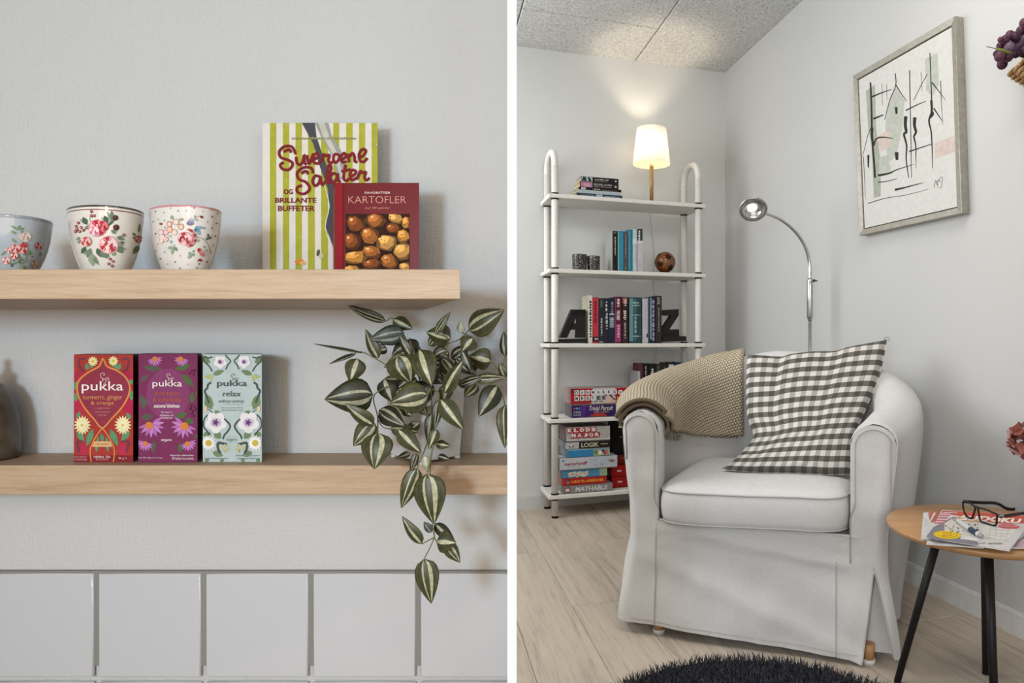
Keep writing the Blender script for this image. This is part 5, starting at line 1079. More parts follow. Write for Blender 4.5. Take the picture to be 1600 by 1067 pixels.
c, ax, u, w, T0 = basket(1640, 712, 1.80, 'second wall basket below, just outside the right edge, holding the pink bloom', V((.5, .1, -.85)), .045, 8)
T = thing('dried_bloom', 'dusty pink and rust dried flower at the right edge above the side table', 'flower', P(1603, 690, Yb))
R = random.Random(4); cc = P(1606, 688, Yb)
for k in range(60):
    d = V((R.gauss(0, 1), R.gauss(0, 1), R.gauss(0, .85))).normalized(); e = d.orthogonal().normalized(); g = d.cross(e); a = R.uniform(0, 6.28); e, g = e*cos(a)+g*sin(a), g*cos(a)-e*sin(a)
    o_ = cc+d*V((.048, .048, .036)).x*R.uniform(.75, 1); s_ = R.uniform(.010, .017); b = MB()
    b.grid([[o_+e*(s_*x_)+g*(s_*y_*(1-.3*abs(x_)))+d*(.006*(x_*x_+y_*y_)) for x_ in (-1, -.4, .4, 1)] for y_ in (-.9, -.3, .3, .9)]); b.build('petal', mat(R.choice(['#8f5244', '#a06458', '#7a3e34', '#b08078', '#95584a']), .7), T)
b = MB(); b.grid([[P(1569+x_*3.2, 695+2.2*x_*.9+y_*1.6*sin(pi*x_/10+.2), Yb-.03-.006*y_) for x_ in range(11)] for y_ in (-1, 0, 1)]); b.build('lower_petal', mat('#b48c94', .6), T)
b = MB(); b.tube(smooth([cc, P(1620, 702, 1.86), P(1634, 708, 1.82), P(1644, 724, 1.80)], 4), .003, 8); b.build('stem', mat('#6c6a44', .6), T)
# ================================================================== ARMCHAIR
M0 = V((.335, 1.914, 0)); A1 = V((.948, -.318, 0)).normalized(); A2 = V((.318, .948, 0)).normalized()
def CHR(a, b_, z): return M0+A1*a+A2*b_+UP*z
def linen(name, h, sc=900, st=.25):
    m, b = base_mat(name, h, .9, 0, .15); N, L = nodes(m); v = coords(m)
    n1 = noise_n(m, coords(m, 'Object', (1, 1, .12)), 420, 3); n2 = noise_n(m, coords(m, 'Object', (.12, .12, 1)), 420, 3)
    k = math_n(m, 'ADD', n1, n2); n3 = noise_n(m, v, 5, 2)
    c = ramp(m, math_n(m, 'MULTIPLY', k, .5), [(.35, shade(h, .975)), (.65, shade(h, 1.02))])
    L.new(c, b.inputs['Base Color']); bump(m, b, k, st, .0008); return m
LIN = linen('linen_cover', '#d0cecc'); SEAM = linen('linen_piping', '#b7b4b1')
chair = thing('armchair', 'off-white slipcovered tub armchair with a loose seat cushion and skirt', 'armchair', CHR(0, .3, 0))
A0 = -.022                                                     # middle of the chair
def sstep(x): x = max(0, min(1, x)); return x*x*(3-2*x)
NS = 64; PTH = []
def mid(s):
    """centre line of the arms and back, s from 0 (left arm front) to 1 (right arm front)"""
    s2 = 2*min(s, 1-s); sg = -1 if s < .5 else 1
    if s2 < .42: t = s2/.42; b_ = .33*t; a = .334+.085*sstep(t)*.9
    else:
        t = (s2-.42)/.58*pi/2; n = 2/2.5
        a = .4105*abs(cos(t))**n; b_ = .33+.31*abs(sin(t))**n
    return A0+sg*a, b_
def norm(s):
    e = 1e-3; p, q = mid(max(0, s-e)), mid(min(1, s+e)); d = V((q[0]-p[0], q[1]-p[1], 0)).normalized(); return V((-d.y, d.x, 0))
def ztop(s):
    s2 = 2*min(s, 1-s); zf = .662 if s < .5 else .648
    return zf+(.838-zf)*(s2**1.55 if s < .5 else .25*s2+.75*sstep(s2*.95+.03))
def half(s): return .060+.012*sstep(4*min(s, 1-s))
def outoff(z, s):
    f = 0
    if z < .62: f = -.026*sstep((.62-z)/.32)
    g = f-.040*sstep((.34-z)/.30)
    if z < .30: f += .034*sstep((.30-z)/.27)
    return f if s < .5 else lerp(f, g, sstep((1-s)/.07))
def lerp(x, y, t): return x+(y-x)*t
def wr(p, amp=.0035, sc=(9, 9, 5)): return amp*noise.noise(V((p.x*sc[0], p.y*sc[1], p.z*sc[2])))+amp*.5*noise.noise(V((p.x*23+3, p.y*23, p.z*11)))
def prof(s):
    """outer hem, up the outside, over the top, down the inside"""
    zt_, hw = ztop(s), half(s); zs = zt_-hw; out = []
    for k in range(15): z = .03+(zs-.03)*k/14; out.append((hw+outoff(z, s), z))
    for k in range(1, 10): a = pi*k/10; out.append((hw*cos(a), zs+hw*sin(a)))
    for k in range(7): z = zs+(.33-zs)*k/6; out.append((-hw, z))
    return out
b = MB(); rows = []
for i in range(NS+1):
    s = i/NS; a, b_ = mid(s); n = norm(s); c = CHR(a, b_, 0); nn = A1*n.x+A2*n.y; row = []
    for o, z in prof(s):
        p = c+nn*o+UP*z; k = wr(p) if 0 < i < NS else 0
        if z < .3 and o > 0: k += .006*sstep((.3-z)/.25)*sin(i*1.35)*.8
        row.append(p+nn*k*(1 if o > 0 else -1)+(A2*.021 if i in (0, NS) and o > 0 else V((0, 0, 0))))
    rows.append(row)
b.grid(rows, flip=True)
# front: two arm fronts, the panel under the seat and the skirt
def arm_top(a):
    for s, zf in ((0, .662), (1, .648)):
        ac = mid(s)[0]; h = half(s)
        if abs(a-ac) <= h: return zf-h+h*sqrt(max(0, 1-((a-ac)/h)**2))
    return .345
aL, aR = mid(0)[0]-half(0), mid(1)[0]+half(1)
iL, iR = mid(0)[0]+half(0), mid(1)[0]-half(1)
def edgeL(z): return aL-outoff(z, 0)*1.0
def edgeR(z): return aR+outoff(z, 1)*1.0
def fz(a, z):
    """how far the front stands out, with soft folds"""
    f = -.022*sstep((.3-z)/.27)
    p = V((a*3.2, z*8+a*2.5, 0)); f += .011*noise.noise(p)*sstep((.62-z)/.2)+.005*noise.noise(V((a*14, z*9, 2)))+.0016*noise.noise(V((a*9, z*70, 5)))*sstep((z-.2)/.1)+.003*noise.noise(V((a*30+z*12, z*6, 7)))*sstep((.26-z)/.1)
    f -= .010*math.exp(-((z-.285+.12*(a-.05))/.02)**2)*sstep((a+.28)/.1)*sstep((.30-a)/.1)     # fold under the seat
    f -= .006*math.exp(-((z-.19+.35*(a+.2))/.03)**2)*sstep((a+.4)/.1)
    e = min(a-edgeL(z), edgeR(z)-a); f += .02*(1-min(1, max(0, e)/.03))**2
    return f
PA, PZ = .312, .257
def aP(z): return PA if z >= PZ else PA+(.283-PA)*(PZ-z)/(PZ-.02)
def aQ(z): return PA if z >= PZ else PA+(.366-PA)*((PZ-z)/(PZ-.02))**.8
def col_grid(fa, ztopf, n, zlo):
    rows = []; NR = 44
    for r in range(NR+1):
        row = []
        for j in range(n+1):
            u = j/n; a_ = fa(u, .61); zt_ = ztopf(a_); z = zlo(u)+(zt_-zlo(u))*r/NR; a = fa(u, z)
            row.append(CHR(a, fz(a, z), z))
        rows.append(row)
    return rows
def lerp(x, y, t): return x+(y-x)*t
hemz = lambda a: lerp(.034, .008, sstep((a-aL)/(aR-aL)))
b.grid(col_grid(lambda u, z: lerp(edgeL(z), iL, 1-(1-u)**1.0), arm_top, 12, lambda u: .034))
b.grid(col_grid(lambda u, z: lerp(iL, iR, u), lambda a: .345, 40, lambda u: lerp(.034, .014, u)))
b.grid(col_grid(lambda u, z: lerp(iR, aP(z), u), arm_top, 8, lambda u: lerp(.014, .006, u)))
b.grid(col_grid(lambda u, z: lerp(aQ(z), edgeR(z), u), arm_top, 8, lambda u: .03))
# deck under the cushion and pleat lining
b.add([CHR(iL-.02, 0, .34), CHR(iR+.02, 0, .34), CHR(iR+.06, .62, .34), CHR(iL-.06, .62, .34)], [(0, 1, 2, 3)])
rows = [[CHR(lerp(.24, edgeR(z)-.012, u), .035-.012*abs(2*u-1)+.006*sin(u*9), z) for u in [k/8 for k in range(9)]] for z in (.024, .1, .18, .3)]
b.grid(rows)
cover = b.build('slipcover', LIN, chair)
def pipe(pts, r=.0022, name='piping', m=None): q = MB(); q.tube(smooth(pts, 3), r, 6); q.build(name, m or SEAM, chair)
for s, inner in ((0, 1), (1, -1)):
    ac = mid(s)[0]; h = half(s); zf = .662 if s == 0 else .648
    o_ = lambda a, z: CHR(a, fz(a, z)-.0015, z)
    pts = []
    hi = h-.012
    zb0 = .34 if s == 0 else .27
    for k in range(9): z = lerp(zb0, zf-h, k/8); pts.append(o_(ac+inner*(hi+(.012 if z < .4 else 0)), z))
    for k in range(1, 12): a_ = pi*k/12; pts.append(o_(ac+inner*hi*cos(a_), zf-h+hi*sin(a_)))
    for k in range(6 if s else 3): z = lerp(zf-h, .34, k/6); pts.append(o_(ac-inner*(hi-.004), z))
    pipe(pts)
pipe([CHR(lerp(iL-.006, iL-.006, 0), fz(iL, z)-.001, z) for z in [lerp(.33, .036, k/8) for k in range(9)]], .0014)
pipe([CHR(.215, fz(.215, z)-.001, z) for z in [lerp(.27, .016, k/8) for k in range(9)]], .0014)
pipe([CHR(a, fz(a, .045)-.001, .049-.022*(a-aL)/(aR-aL)) for a in [lerp(aL+.004, .275, k/14) for k in range(15)]], .0011)
pipe([CHR(aP(z)+.001, fz(aP(z), z)-.001, z) for z in [lerp(.255, .01, k/7) for k in range(8)]], .002)
pipe([CHR(aQ(z)-.001, fz(aQ(z), z)-.001, z) for z in [lerp(.255, .034, k/7) for k in range(8)]], .002)
# seat cushion
sa, sb = (iL+iR)/2, .245; SA, SB = (iR-iL)/2+.004, .285
def sq(th, n=7): c, s_ = cos(th), sin(th); return (abs(c)**(2/n)*(1 if c >= 0 else -1), abs(s_)**(2/n)*(1 if s_ >= 0 else -1))
rings = [(.0, .342), (.6, .342), (.93, .343), (.985, .349), (1.0, .365), (1.008, .39), (1.006, .415), (.995, .432), (.985, .440), (.95, .450), (.85, .459), (.65, .466), (.4, .469), (0.0, .47)]
b = MB(); rows = []
for k, z in rings:
    row = []
    for j in range(73):
        x, y = sq(2*pi*j/72); sag = -.012*(1-x*x)*(.5 if z > .44 else .2); p = CHR(sa+SA*k*x, sb+SB*k*y, z+.010*x*k+sag*0)
        row.append(p+UP*wr(p, .0025))
    rows.append(row)
b.grid(rows, flip=True); cu_o = b.build('seat_cushion', LIN, chair)
for k, z in ((.992, .440), (.99, .350)):
    q = MB(); pts = []
    for j in range(72):
        x, y = sq(2*pi*j/72); p = CHR(sa+SA*k*x, sb+SB*k*y, z+.010*x*k); pts.append(p+UP*wr(p, .0025))
    q.tube(pts, .0026, 6, close=True); q.build('cushion_piping', SEAM, cu_o)
# legs
LEGW = wood_mat('beech_leg', '#a87c50', '#b98c5e', '#c79c70', 2)
for lx, ly in ((1027, 990), (1357, 1038)):
    p0 = floorp(lx, ly+2); 
    for back in (0, 1):
        p = p0+A2*(.46 if back else .016)
        q = MB(); q.tube([p+UP*.014, p+UP*.055], .0155, 16); lo = q.build('leg', LEGW, chair)
        q = MB(); q.tube([p, p+UP*.014], .018, 16); q.build('foot', mat('#d6d4d0', .5), lo)

# ================================================================== KNITTED THROW
def knit():
    m, b_ = base_mat('beige_knit', '#b3a88f', .95, 0, .1); N, L = nodes(m)
    t = N.new('ShaderNodeUVMap'); t.uv_map = 'uv'; sp = N.new('ShaderNodeSeparateXYZ'); L.new(t.outputs[0], sp.inputs[0])
    u, v = sp.outputs[0], sp.outputs[1]
    row = math_n(m, 'FLOOR', math_n(m, 'MULTIPLY', v, 1/.0105)); 
    uu = math_n(m, 'ADD', math_n(m, 'MULTIPLY', u, 1/.0125), math_n(m, 'MULTIPLY', row, .5))
    a = math_n(m, 'ABSOLUTE', math_n(m, 'SINE', math_n(m, 'MULTIPLY', uu, pi))); c = math_n(m, 'ABSOLUTE', math_n(m, 'SINE', math_n(m, 'MULTIPLY', v, pi/.0105)))
    h = math_n(m, 'MULTIPLY', math_n(m, 'POWER', a, .7), math_n(m, 'POWER', c, .6))
    n = noise_n(m, coords(m), 300, 3); h2 = math_n(m, 'ADD', h, math_n(m, 'MULTIPLY', n, .25))
    L.new(ramp(m, h2, [(.12, '#6c6050'), (.5, '#b2a48c'), (.95, '#cfc2ab')]), b_.inputs['Base Color']); bump(m, b_, h2, 1.0, .004); return m  # shade in the gaps between stitches is put into the colour
KN = knit()
throw = thing('throw_blanket', 'folded beige knitted throw draped over the left arm of the armchair', 'blanket', CHR(A0-.4, .3, .7))
def arc_pt(s, l, off):
    """point on the chair wall, l metres from the crown (inside positive), raised by off"""
    a, b_ = mid(s); n = norm(s); c = CHR(a, b_, 0); nn = A1*n.x+A2*n.y; h = half(s)+off; zs = ztop(s)-half(s); q = h*pi/2
    if l < -q: return c+nn*h+UP*(zs-(-q-l))
    if l > q: return c-nn*h+UP*(zs-(l-q))
    t = pi/2+l/h; return c+nn*h*cos(t)+UP*(zs+h*sin(t))
s0, s1 = .028, .458; NL, NW = 60, 44
def lay(off, e0, e1, f0, f1, name):
    q = MB(); rows = []; uv = []; acc = 0; prev = None
    for i in range(NL+1):
        f = i/NL; s = lerp(s0+e0, s1+e1, f); inn = lerp(.085+f0, .375+f1, f**.75)-.02*sin(f*pi)*0; outd = lerp(.11, .14, f)
        row = []; ur = []
        for j in range(NW+1):
            l = lerp(-outd, inn, j/NW); p = arc_pt(s, l, off+.005*noise.noise(V((s*14, l*7, off*50)))+.004)
            if i == 0: p += A2*.012*sin(j/NW*pi)
            row.append(p); ur.append((lerp(0, .86, f), l))
        rows.append(row); uv.append(ur)
    q.grid(rows, uv=uv, flip=False); o = q.build(name, KN, throw)
    sd = o.modifiers.new('thick', 'SOLIDIFY'); sd.thickness = .011; sd.offset = 0
    return o
lay(.009, .004, -.01, -.03, -.02, 'under_layer'); lay(.024, 0, 0, 0, 0, 'top_layer')
q = MB(); R = random.Random(6)
for k in range(60):
    f = R.uniform(.05, .55); s = lerp(s0, s1, f); p = arc_pt(s, lerp(.075, .355, f**.75), .012); d = V((R.uniform(-.5, .5), R.uniform(-.6, 0), -1)).normalized()
    q.tube([p, p+d*.012, p+d*.02+V((R.uniform(-.006, .006), 0, 0))], .0011, 4)
tag(q.build('fringe', mat('#8f8672', .95), throw), kind='stuff')
q = MB()
for k, (o_, l0, l1) in enumerate(((.012, -.10, .10), (.027, -.105, .115))):
    q.tube([arc_pt(s0-.001+.004*(1-k), lerp(l0, l1-.03, j/20), o_+.003) for j in range(21)], .0065, 8)
q.build('folded_edge', KN, throw)

# ================================================================== GINGHAM CUSHION
def gingham():
    m, b_ = base_mat('gingham', '#d8d4cf', .9, 0, .15); N, L = nodes(m)
    t = N.new('ShaderNodeUVMap'); t.uv_map = 'uv'; sp = N.new('ShaderNodeSeparateXYZ'); L.new(t.outputs[0], sp.inputs[0])
    def st(x, k, ph): return math_n(m, 'GREATER_THAN', math_n(m, 'FRACT', math_n(m, 'ADD', math_n(m, 'MULTIPLY', x, k), ph)), .5)
    a, c = st(sp.outputs[0], 12, .1), st(sp.outputs[1], 12.5, .55)
    s_ = math_n(m, 'ADD', math_n(m, 'MULTIPLY', a, .34), math_n(m, 'MULTIPLY', c, .62))
    s_ = math_n(m, 'ADD', s_, math_n(m, 'MULTIPLY', math_n(m, 'SUBTRACT', noise_n(m, coords(m), 700, 2), .5), .10))
    L.new(ramp(m, s_, [(.0, '#d4cfca'), (.34, '#a5a19b'), (.62, '#6c6962'), (.96, '#504e47')]), b_.inputs['Base Color'])
    bump(m, b_, noise_n(m, coords(m), 600, 2), .2, .0006); return m
cush = thing('checked_cushion', 'grey and white gingham cushion leaning in the armchair', 'cushion', P(1250, 735, 2.12))
top_ = [(1168, 554, 2.40), (1190, 555, 2.39), (1222, 557, 2.39), (1235, 553, 2.385), (1270, 549, 2.375), (1306, 548, 2.36), (1330, 541, 2.345), (1386, 531, 2.30)]
lef_ = [(1168, 554, 2.40), (1166, 590, 2.36), (1166, 625, 2.32), (1168, 655, 2.28), (1177, 682, 2.22), (1162, 703, 2.17), (1143, 722, 2.13), (1127, 733, 2.10)]
rig_ = [(1386, 531, 2.30), (1379, 570, 2.26), (1368, 605, 2.22), (1353, 640, 2.17), (1340, 670, 2.12), (1334, 695, 2.07), (1331, 720, 2.03), (1329, 741, 2.005)]
bot_ = [(1127, 733, 2.10), (1150, 736, 2.085), (1180, 738, 2.07), (1220, 739, 2.05), (1260, 740, 2.035), (1290, 742, 2.02), (1310, 742, 2.01), (1329, 741, 2.005)]
NQ = 36
def res(cv):
    q = smooth(cv, 6); L_ = [0]
    for i in range(1, len(q)): L_.append(L_[-1]+(q[i]-q[i-1]).xy.length)
    out = []
    for k in range(NQ+1):
        d = L_[-1]*k/NQ; i = max(j for j in range(len(q)) if L_[j] <= d+1e-9); i = min(i, len(q)-2); t = (d-L_[i])/max(1e-9, L_[i+1]-L_[i]); out.append(q[i].lerp(q[i+1], min(1, t)))
    return out
tp_, lf_, rg_, bt_ = res(top_), res(lef_), res(rig_), res(bot_)
def coons(u, v):
    i, j = round(u*NQ), round(v*NQ)
    return tp_[i]*(1-v)+bt_[i]*v+lf_[j]*(1-u)+rg_[j]*u-(tp_[0]*(1-u)*(1-v)+tp_[NQ]*u*(1-v)+bt_[0]*(1-u)*v+bt_[NQ]*u*v)
b = MB()
cn = V((-.36, -.86, .38)).normalized()
for sgn in (1, -1):
    rows = []; uv = []
    for j in range(NQ+1):
        row = []; ur = []
        for i in range(NQ+1):
            u, v = i/NQ, j/NQ; c = coons(u, v); p = P(c.x, c.y, c.z)
            e = max(0, (1-(2*u-1)**2)*(1-(2*v-1)**2)); f = .075*e**.42
            w_ = .006*noise.noise(V((u*5, v*5, 1)))+.0035*noise.noise(V((u*13, v*13, 4)))
            w_ -= .016*math.exp(-(((u-.10)/.16)**2+((v-.80)/.035)**2))                     # crease at the lower left
            w_ += .010*math.exp(-(((u-.1)/.2)**2+((v-.88)/.05)**2))-.006*math.exp(-(((u-.22-.1*(v))/.03)**2+((v-.1)/.1)**2))-.008*math.exp(-(((u-.66)/.03)**2+((v-.93)/.08)**2))
            row.append(p+cn*(sgn*f*(1 if sgn > 0 else .55)+(w_ if sgn > 0 else 0)*min(1, e*8))); ur.append((u, v))
        rows.append(row); uv.append(ur)
    b.grid(rows, uv=uv, flip=(sgn > 0))
b.build('cushion_cover', gingham(), cush)
q = MB(); c_ = P(1386, 531, 2.30); q.tube(smooth([c_, P(1381, 530, 2.295), P(1384, 527, 2.29), P(1389, 528, 2.295), P(1389, 534, 2.30)], 4), .0008, 5); q.build('loose_thread', mat('#55524a', .9), cush)

# ================================================================== SIDE TABLE
TC = V((.825, 1.62, 0)); TR, TZ = .217, .4295
table = thing('side_table', 'small round oak side table with three thin black legs', 'side table', TC)
OAK2 = wood_mat('oak_tabletop', '#9a744c', '#ad8358', '#ba9067', 0, .4, .8)
b = MB(); b.lathe([(0, TZ-.016), (TR-.012, TZ-.016), (TR-.004, TZ-.013), (TR, TZ-.006), (TR, TZ-.002), (TR-.002, TZ), (0, TZ)], TC, 96); b.build('tabletop', OAK2, table)
BLK2 = mat('#211f1e', .45)
for foot, topp in (((.660, 1.722), (.745, 1.665)), ((.909, 1.767), (.862, 1.68)), ((.772, 1.458), (.802, 1.548))):
    q = MB(); q.tube([V((*foot, .006)), V((*topp, TZ-.018))], [.0085, .0105], 16); lg = q.build('leg', BLK2, table)
    q = MB(); q.tube([V((*foot, 0)), V((*foot, .006))], .0088, 14); q.build('foot_pad', mat('#1a1918', .7), lg)
    q = MB(); q.lathe([(0, TZ-.020), (.026, TZ-.020), (.026, TZ-.0162), (0, TZ-.0162)], (topp[0], topp[1], 0), 20); q.build('mounting_plate', BLK2, lg)

# ---- magazines
Z = lambda x, y: (1430+x/9.412, 770+y/9.412)
def mag(label, corners, z0, h, col, n=3, deco=None, lift=(0, 0, 0, 0)):
    pts = [atz(*c, z0+h) for c in corners]; ct = sum(pts, V((0, 0, 0)))/4
    T = thing('magazine', label, 'magazine', V((ct.x, ct.y, z0)), 'puzzle magazines on the side table')
    b = MB(); b.prism([up(p, z0+.0002) for p in pts], [up(ct+(p-ct)*.992, z0+h*.85) for p in pts]); b.build('pages', mat('#cfccc6', .8), T)
    b = MB(); b.prism([up(p, z0+h*.85) for p in pts], [up(p, z0+h)+UP*l for p, l in zip(pts, lift)]); b.build('cover', mat(col, .35), T)
    if deco:
        p = Print(planar(V((0, 0, z0+h)), UP)); deco(p); p.build('cover_print', T)
z = TZ
def dk0(p):
    p.poly([Z(190, 290), Z(380, 262), Z(330, 420), Z(220, 440)], '#b06a5c', 1)
    p.poly([Z(118, 290), Z(190, 290), Z(220, 440), Z(130, 500)], '#c4c2c4', 2); p.stroke([Z(130, 300), Z(215, 430), Z(290, 290)], 3.0, '#d8d4d0', 3, 0)
def dk1(p):
    for k in range(12): p.stroke([Z(1440+14*k, 800-34*k), Z(1620+8*k, 800-34*k)], .5, '#c49aa4', 2, 0)
    p.poly([Z(1450, 690), Z(1490, 720), Z(1470, 745)], '#3a3438', 3)
def dk2(p):
    p.poly([Z(1590, 470), Z(1620, 560), Z(1350, 740), Z(1300, 730)], '#7fa4ac', 1); p.poly([Z(1600, 480), Z(1600, 540), Z(1300, 640), Z(1400, 590)], '#b4ccce', 2); p.poly([Z(1300, 740), Z(1440, 650), Z(1480, 680), Z(1380, 760)], '#8c8e92', 2)
mag('white magazine with a grey chevron, at the left and bottom of the pile', [Z(118, 288), Z(700, 262), Z(700, 700), Z(85, 672)], z, .004, '#d0cdca', deco=dk0); z += .0042
mag('pale pink puzzle magazine poking out at the right of the pile', [Z(1180, 560), Z(1760, 560), Z(1800, 812), Z(1390, 800)], z, .003, '#c9b4b8', deco=dk1); z += .0032
mag('white folded magazine sticking out at the front of the pile', [Z(260, 520), Z(1000, 470), Z(1010, 800), Z(160, 742)], z, .003, '#cccac8'); z += .0032
mag('pale teal magazine fanned out at the right, under the top one', [Z(900, 420), Z(1640, 430), Z(1700, 560), Z(1300, 800)], z, .003, '#a8c0c4', deco=dk2); z += .0032
def dk3(p):
    G = '#7d7a80'
    p.poly([Z(430, 420), Z(560, 350), Z(700, 390), Z(660, 700), Z(300, 700), Z(165, 640), Z(270, 500)], G, 1); p.poly([Z(165, 640), Z(900, 700), Z(940, 760), Z(900, 770), Z(170, 655)], G, 1)
    for k in range(5): p.poly([Z(395-26*k, 285+36*k), Z(530-24*k, 290+36*k), Z(515-24*k, 312+36*k), Z(380-26*k, 306+36*k)], '#c06478', 2)
    p.poly([Z(400, 262), Z(640, 275), Z(600, 330), Z(390, 300)], '#b44a4c', 1); p.scrawl(*Z(410, 284), *Z(610, 300), '#e0d0c8', 3, 9)
    p.poly([Z(640, 268), Z(1620, 340), Z(1620, 450), Z(1180, 450), Z(590, 330)], '#c05848', 1); p.poly([Z(600, 350), Z(860, 400), Z(1000, 440), Z(700, 410)], '#d09050', 3)
    p.text('SUDOKU', *Z(660, 330), *Z(1570, 405), '#ecdcd0', 4, .05, .2, slope=.06)
    p.ell(*Z(1375, 495), 17, 4.0, '#c46468', 3, 20, .05); p.scrawl(*Z(1260, 486), *Z(1500, 504), '#dca8a4', 4, 12)
    p.ell(*Z(472, 618), 21.5, 6.3, '#d8b81c', 3, 24, .06); p.ell(*Z(472, 618), 15, 4.2, '#dcb428', 4, 20, .06); p.text('75 NYE', *Z(400, 585), *Z(540, 610), '#b86c20', 5); p.text('OPGAVER', *Z(395, 622), *Z(550, 645), '#b86c20', 5)
    p.poly([Z(430, 450), Z(540, 380), Z(1010, 480), Z(990, 640), Z(880, 640), Z(430, 560)], '#c6c2b8', 2)
    R = random.Random(12)
    for k in range(46):
        x, y = R.uniform(450, 980), R.uniform(440, 620); p.ell(*Z(x, y), R.uniform(.8, 2.6), R.uniform(.4, 1.0), R.choice(['#2a2826', '#3a3836', '#b08c90', '#e0dcd4']), 3+k*.01, 8, R.uniform(-.5, .8))
    p.poly([Z(1010, 470), Z(1220, 480), Z(1500, 540), Z(1300, 730), Z(1000, 690), Z(990, 560)], '#cfcbc4', 2)
    for k in range(1, 5): p.stroke([Z(1010+8*k, 480+45*k), Z(1440-28*k, 520+45*k)], .35, '#9a9690', 3, 0); p.stroke([Z(1020+90*k, 480+8*k), Z(1010+78*k, 690+8*k)], .35, '#9a9690', 3, 0)
    p.poly([Z(700, 680), Z(740, 645), Z(960, 690), Z(900, 710)], '#d4d0cc', 3); p.poly([Z(920, 710), Z(1030, 730), Z(1000, 750), Z(930, 745)], '#b8b4b0', 4); p.scrawl(*Z(1070, 740), *Z(1280, 756), '#7c7874', 4, 14)
mag('top puzzle magazine with a yellow oval and red title', [Z(400, 250), Z(1760, 345), Z(1385, 838), Z(165, 645)], z, .0035, '#cbc6c2', deco=dk3, lift=(0, 0, 0, 0)); z += .0037

# ---- marker pen on the magazine
T = thing('marker_pen', 'short white and navy marker pen lying on the top magazine', 'pen', atz(1517, 828, z))
rp = .0058; q0, q1, q2, q3, q4 = [atz(*Z(x, y), z+rp) for x, y in ((622, 400), (806, 535), (912, 598), (945, 618), (985, 640))]
for nm, a_, c_, r_, m_ in (('barrel', q0, q1, rp, mat('#c4c2c0', .3)), ('cap', q1, q2, rp*1.08, mat('#2f3c58', .35)), ('collar', q2, q3, rp*.95, mat('#c8c6c4', .3)), ('tip', q3, q4, rp*.8, mat('#a9a9ab', .25, .5))):
    b = MB(); b.tube([a_, a_.lerp(c_, .1), a_.lerp(c_, .9), c_], [r_*.85, r_, r_, r_*.85], 16); b.build(nm, m_, T)
b = MB(); b.tube([atz(*Z(560, 372), z+.0022), atz(*Z(600, 400), z+.004)], .0022, 8); b.build('end_clip', mat('#b88c92', .4), T)

# ---- reading glasses
T = thing('glasses', 'black rectangular reading glasses standing on the magazines', 'glasses', atz(1535, 818, z))
ZB = z
def gy(px): return lerp(1.632, 1.545, (px-1505)/(1558-1505))
def gp(x, y): px, py = Z(x, y); return P(px, py, gy(px))
FRM = mat('#1f1a19', .25)
dzl = ZB+.0016-min(gp(830, 375).z, 9); 
def gz(p): return V((p.x, p.y, max(p.z, ZB+.0022)))
lensL = [gz(gp(*c)) for c in ((706, 130), (704, 190), (715, 260), (745, 330), (790, 365), (830, 374), (848, 345), (868, 290), (884, 222), (850, 180), (800, 150), (750, 128))]
lensR = [gz(gp(*c)) for c in ((925, 222), (985, 230), (1060, 252), (1130, 285), (1200, 318), (1200, 380), (1196, 450), (1175, 478), (1130, 484), (1060, 465), (990, 440), (955, 400), (938, 320))]
for nm, ls in (('rim', lensL), ('rim', lensR)):
    q = MB(); q.tube(smooth(ls, 3, True), .0023, 8, close=True); ro = q.build(nm, FRM, T)
    gm_ = MATS.get('lens')
    if not gm_:
        gm_, bb = base_mat('lens_glass', '#ffffff', .02); bb.inputs['Transmission Weight'].default_value = 1; bb.inputs['IOR'].default_value = 1.05; bb.inputs['Base Color'].default_value = (.93, .92, .9, 1); MATS['lens'] = gm_
    ct = sum(ls, V((0, 0, 0)))/len(ls); sm_ = smooth(ls, 3, True); q = MB(); q.add([ct]+sm_, [(0, k+1, (k+1) % len(sm_)+1) for k in range(len(sm_))]); lo = q.build('lens', gm_, ro)
q = MB(); q.tube(smooth([gp(872, 205), gp(895, 200), gp(915, 210), gp(930, 224)], 3), .0024, 8); q.tube([gp(706, 132), gp(712, 126), gp(830, 150)], .0024, 8); q.build('bridge', FRM, T)
t1_ = [P(*Z(712, 126), 1.632), P(*Z(850, 138), 1.645), P(*Z(1000, 145), 1.66), P(*Z(1150, 148), 1.675), P(*Z(1240, 172), 1.685), P(*Z(1330, 225), 1.69), P(*Z(1400, 270), 1.692), P(*Z(1465, 300), 1.694)]
t2_ = [P(*Z(1200, 330), 1.547), P(*Z(1290, 342), 1.552), P(*Z(1420, 325), 1.575), P(*Z(1530, 308), 1.60), P(*Z(1640, 300), 1.62), P(*Z(1720, 320), 1.635), P(*Z(1790, 370), 1.64)]
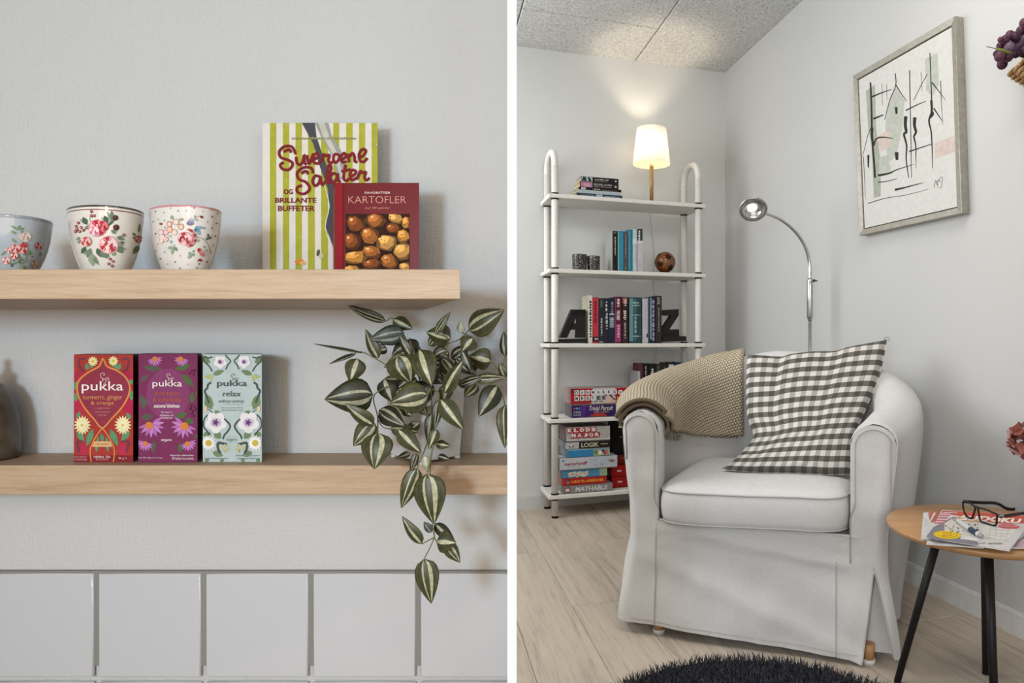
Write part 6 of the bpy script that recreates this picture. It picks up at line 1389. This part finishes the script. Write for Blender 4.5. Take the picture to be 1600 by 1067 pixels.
for tt in (t1_, t2_):
    tt = [V((p.x, p.y, max(p.z, ZB+.0048))) for p in tt]
    b = MB(); sm_ = smooth(tt, 4); rows = [[p+V((0, 0, .0038 if k in (0, 1) else -.0038))+V((.0009 if k in (1, 2) else -.0009, 0, 0)) for k in (0, 1, 2, 3, 0)] for p in sm_]; b.grid(rows, smooth=False); b.f.append([0, 1, 2, 3]); b.mi.append(0); b.sm.append(False); n_ = len(sm_)-1; b.f.append([n_*5+k for k in (3, 2, 1, 0)]); b.mi.append(0); b.sm.append(False); tm = b.build('temple', FRM, T)
q = MB(); c_ = P(*Z(1256, 335), 1.546); q.obox(c_, V((1, 0, 0)), Y1, V((-.0, 0, 1)), (-.0065, .0065), (-.0026, .0026), (-.0016, .0016)); q.build('hinge_plate', mat('#b4b0ae', .25, .6), T)

# ================================================================== RUG
rc = V((.27, 1.40, 0)); RR = .43
rug = thing('shaggy_rug', 'round charcoal shaggy rug in front of the armchair', 'rug', rc)
b = MB(); b.lathe([(0, .0003), (RR-.004, .0003), (RR, .004), (RR-.004, .008), (0, .008)], rc, 72); b.build('backing', mat('#2a2a2f', .95), rug)
R = random.Random(21); vs = []; fs = []
for k in range(26000):
    a = R.uniform(0, 2*pi); r = RR*sqrt(R.random()); x, y = rc.x+r*cos(a), rc.y+r*sin(a)
    if y < 1.2 and k % 4: continue
    t = R.uniform(0, 2*pi); w = .0014; dx, dy = cos(t)*w, sin(t)*w; h_ = R.uniform(.012, .024); l = R.gauss(0, .008), R.gauss(0, .008)
    if r > RR*.97: l = (l[0]+.008*cos(a), l[1]+.008*sin(a))
    o_ = len(vs); m_ = (x+l[0]*.35, y+l[1]*.35, .007+h_*.6)
    vs += [(x-dx, y-dy, .007), (x+dx, y+dy, .007), (m_[0]+dx, m_[1]+dy, m_[2]), (m_[0]-dx, m_[1]-dy, m_[2]), (x+l[0], y+l[1], .007+h_)]
    fs += [(o_, o_+1, o_+2, o_+3), (o_+3, o_+2, o_+4)]
b = MB(); b.v = [V(p) for p in vs]; b.f = fs; b.mi = [0]*len(fs); b.sm = [False]*len(fs)
tag(b.build('pile', mat('#3a3a40', .9, 0, .3, 90), rug), kind='stuff')
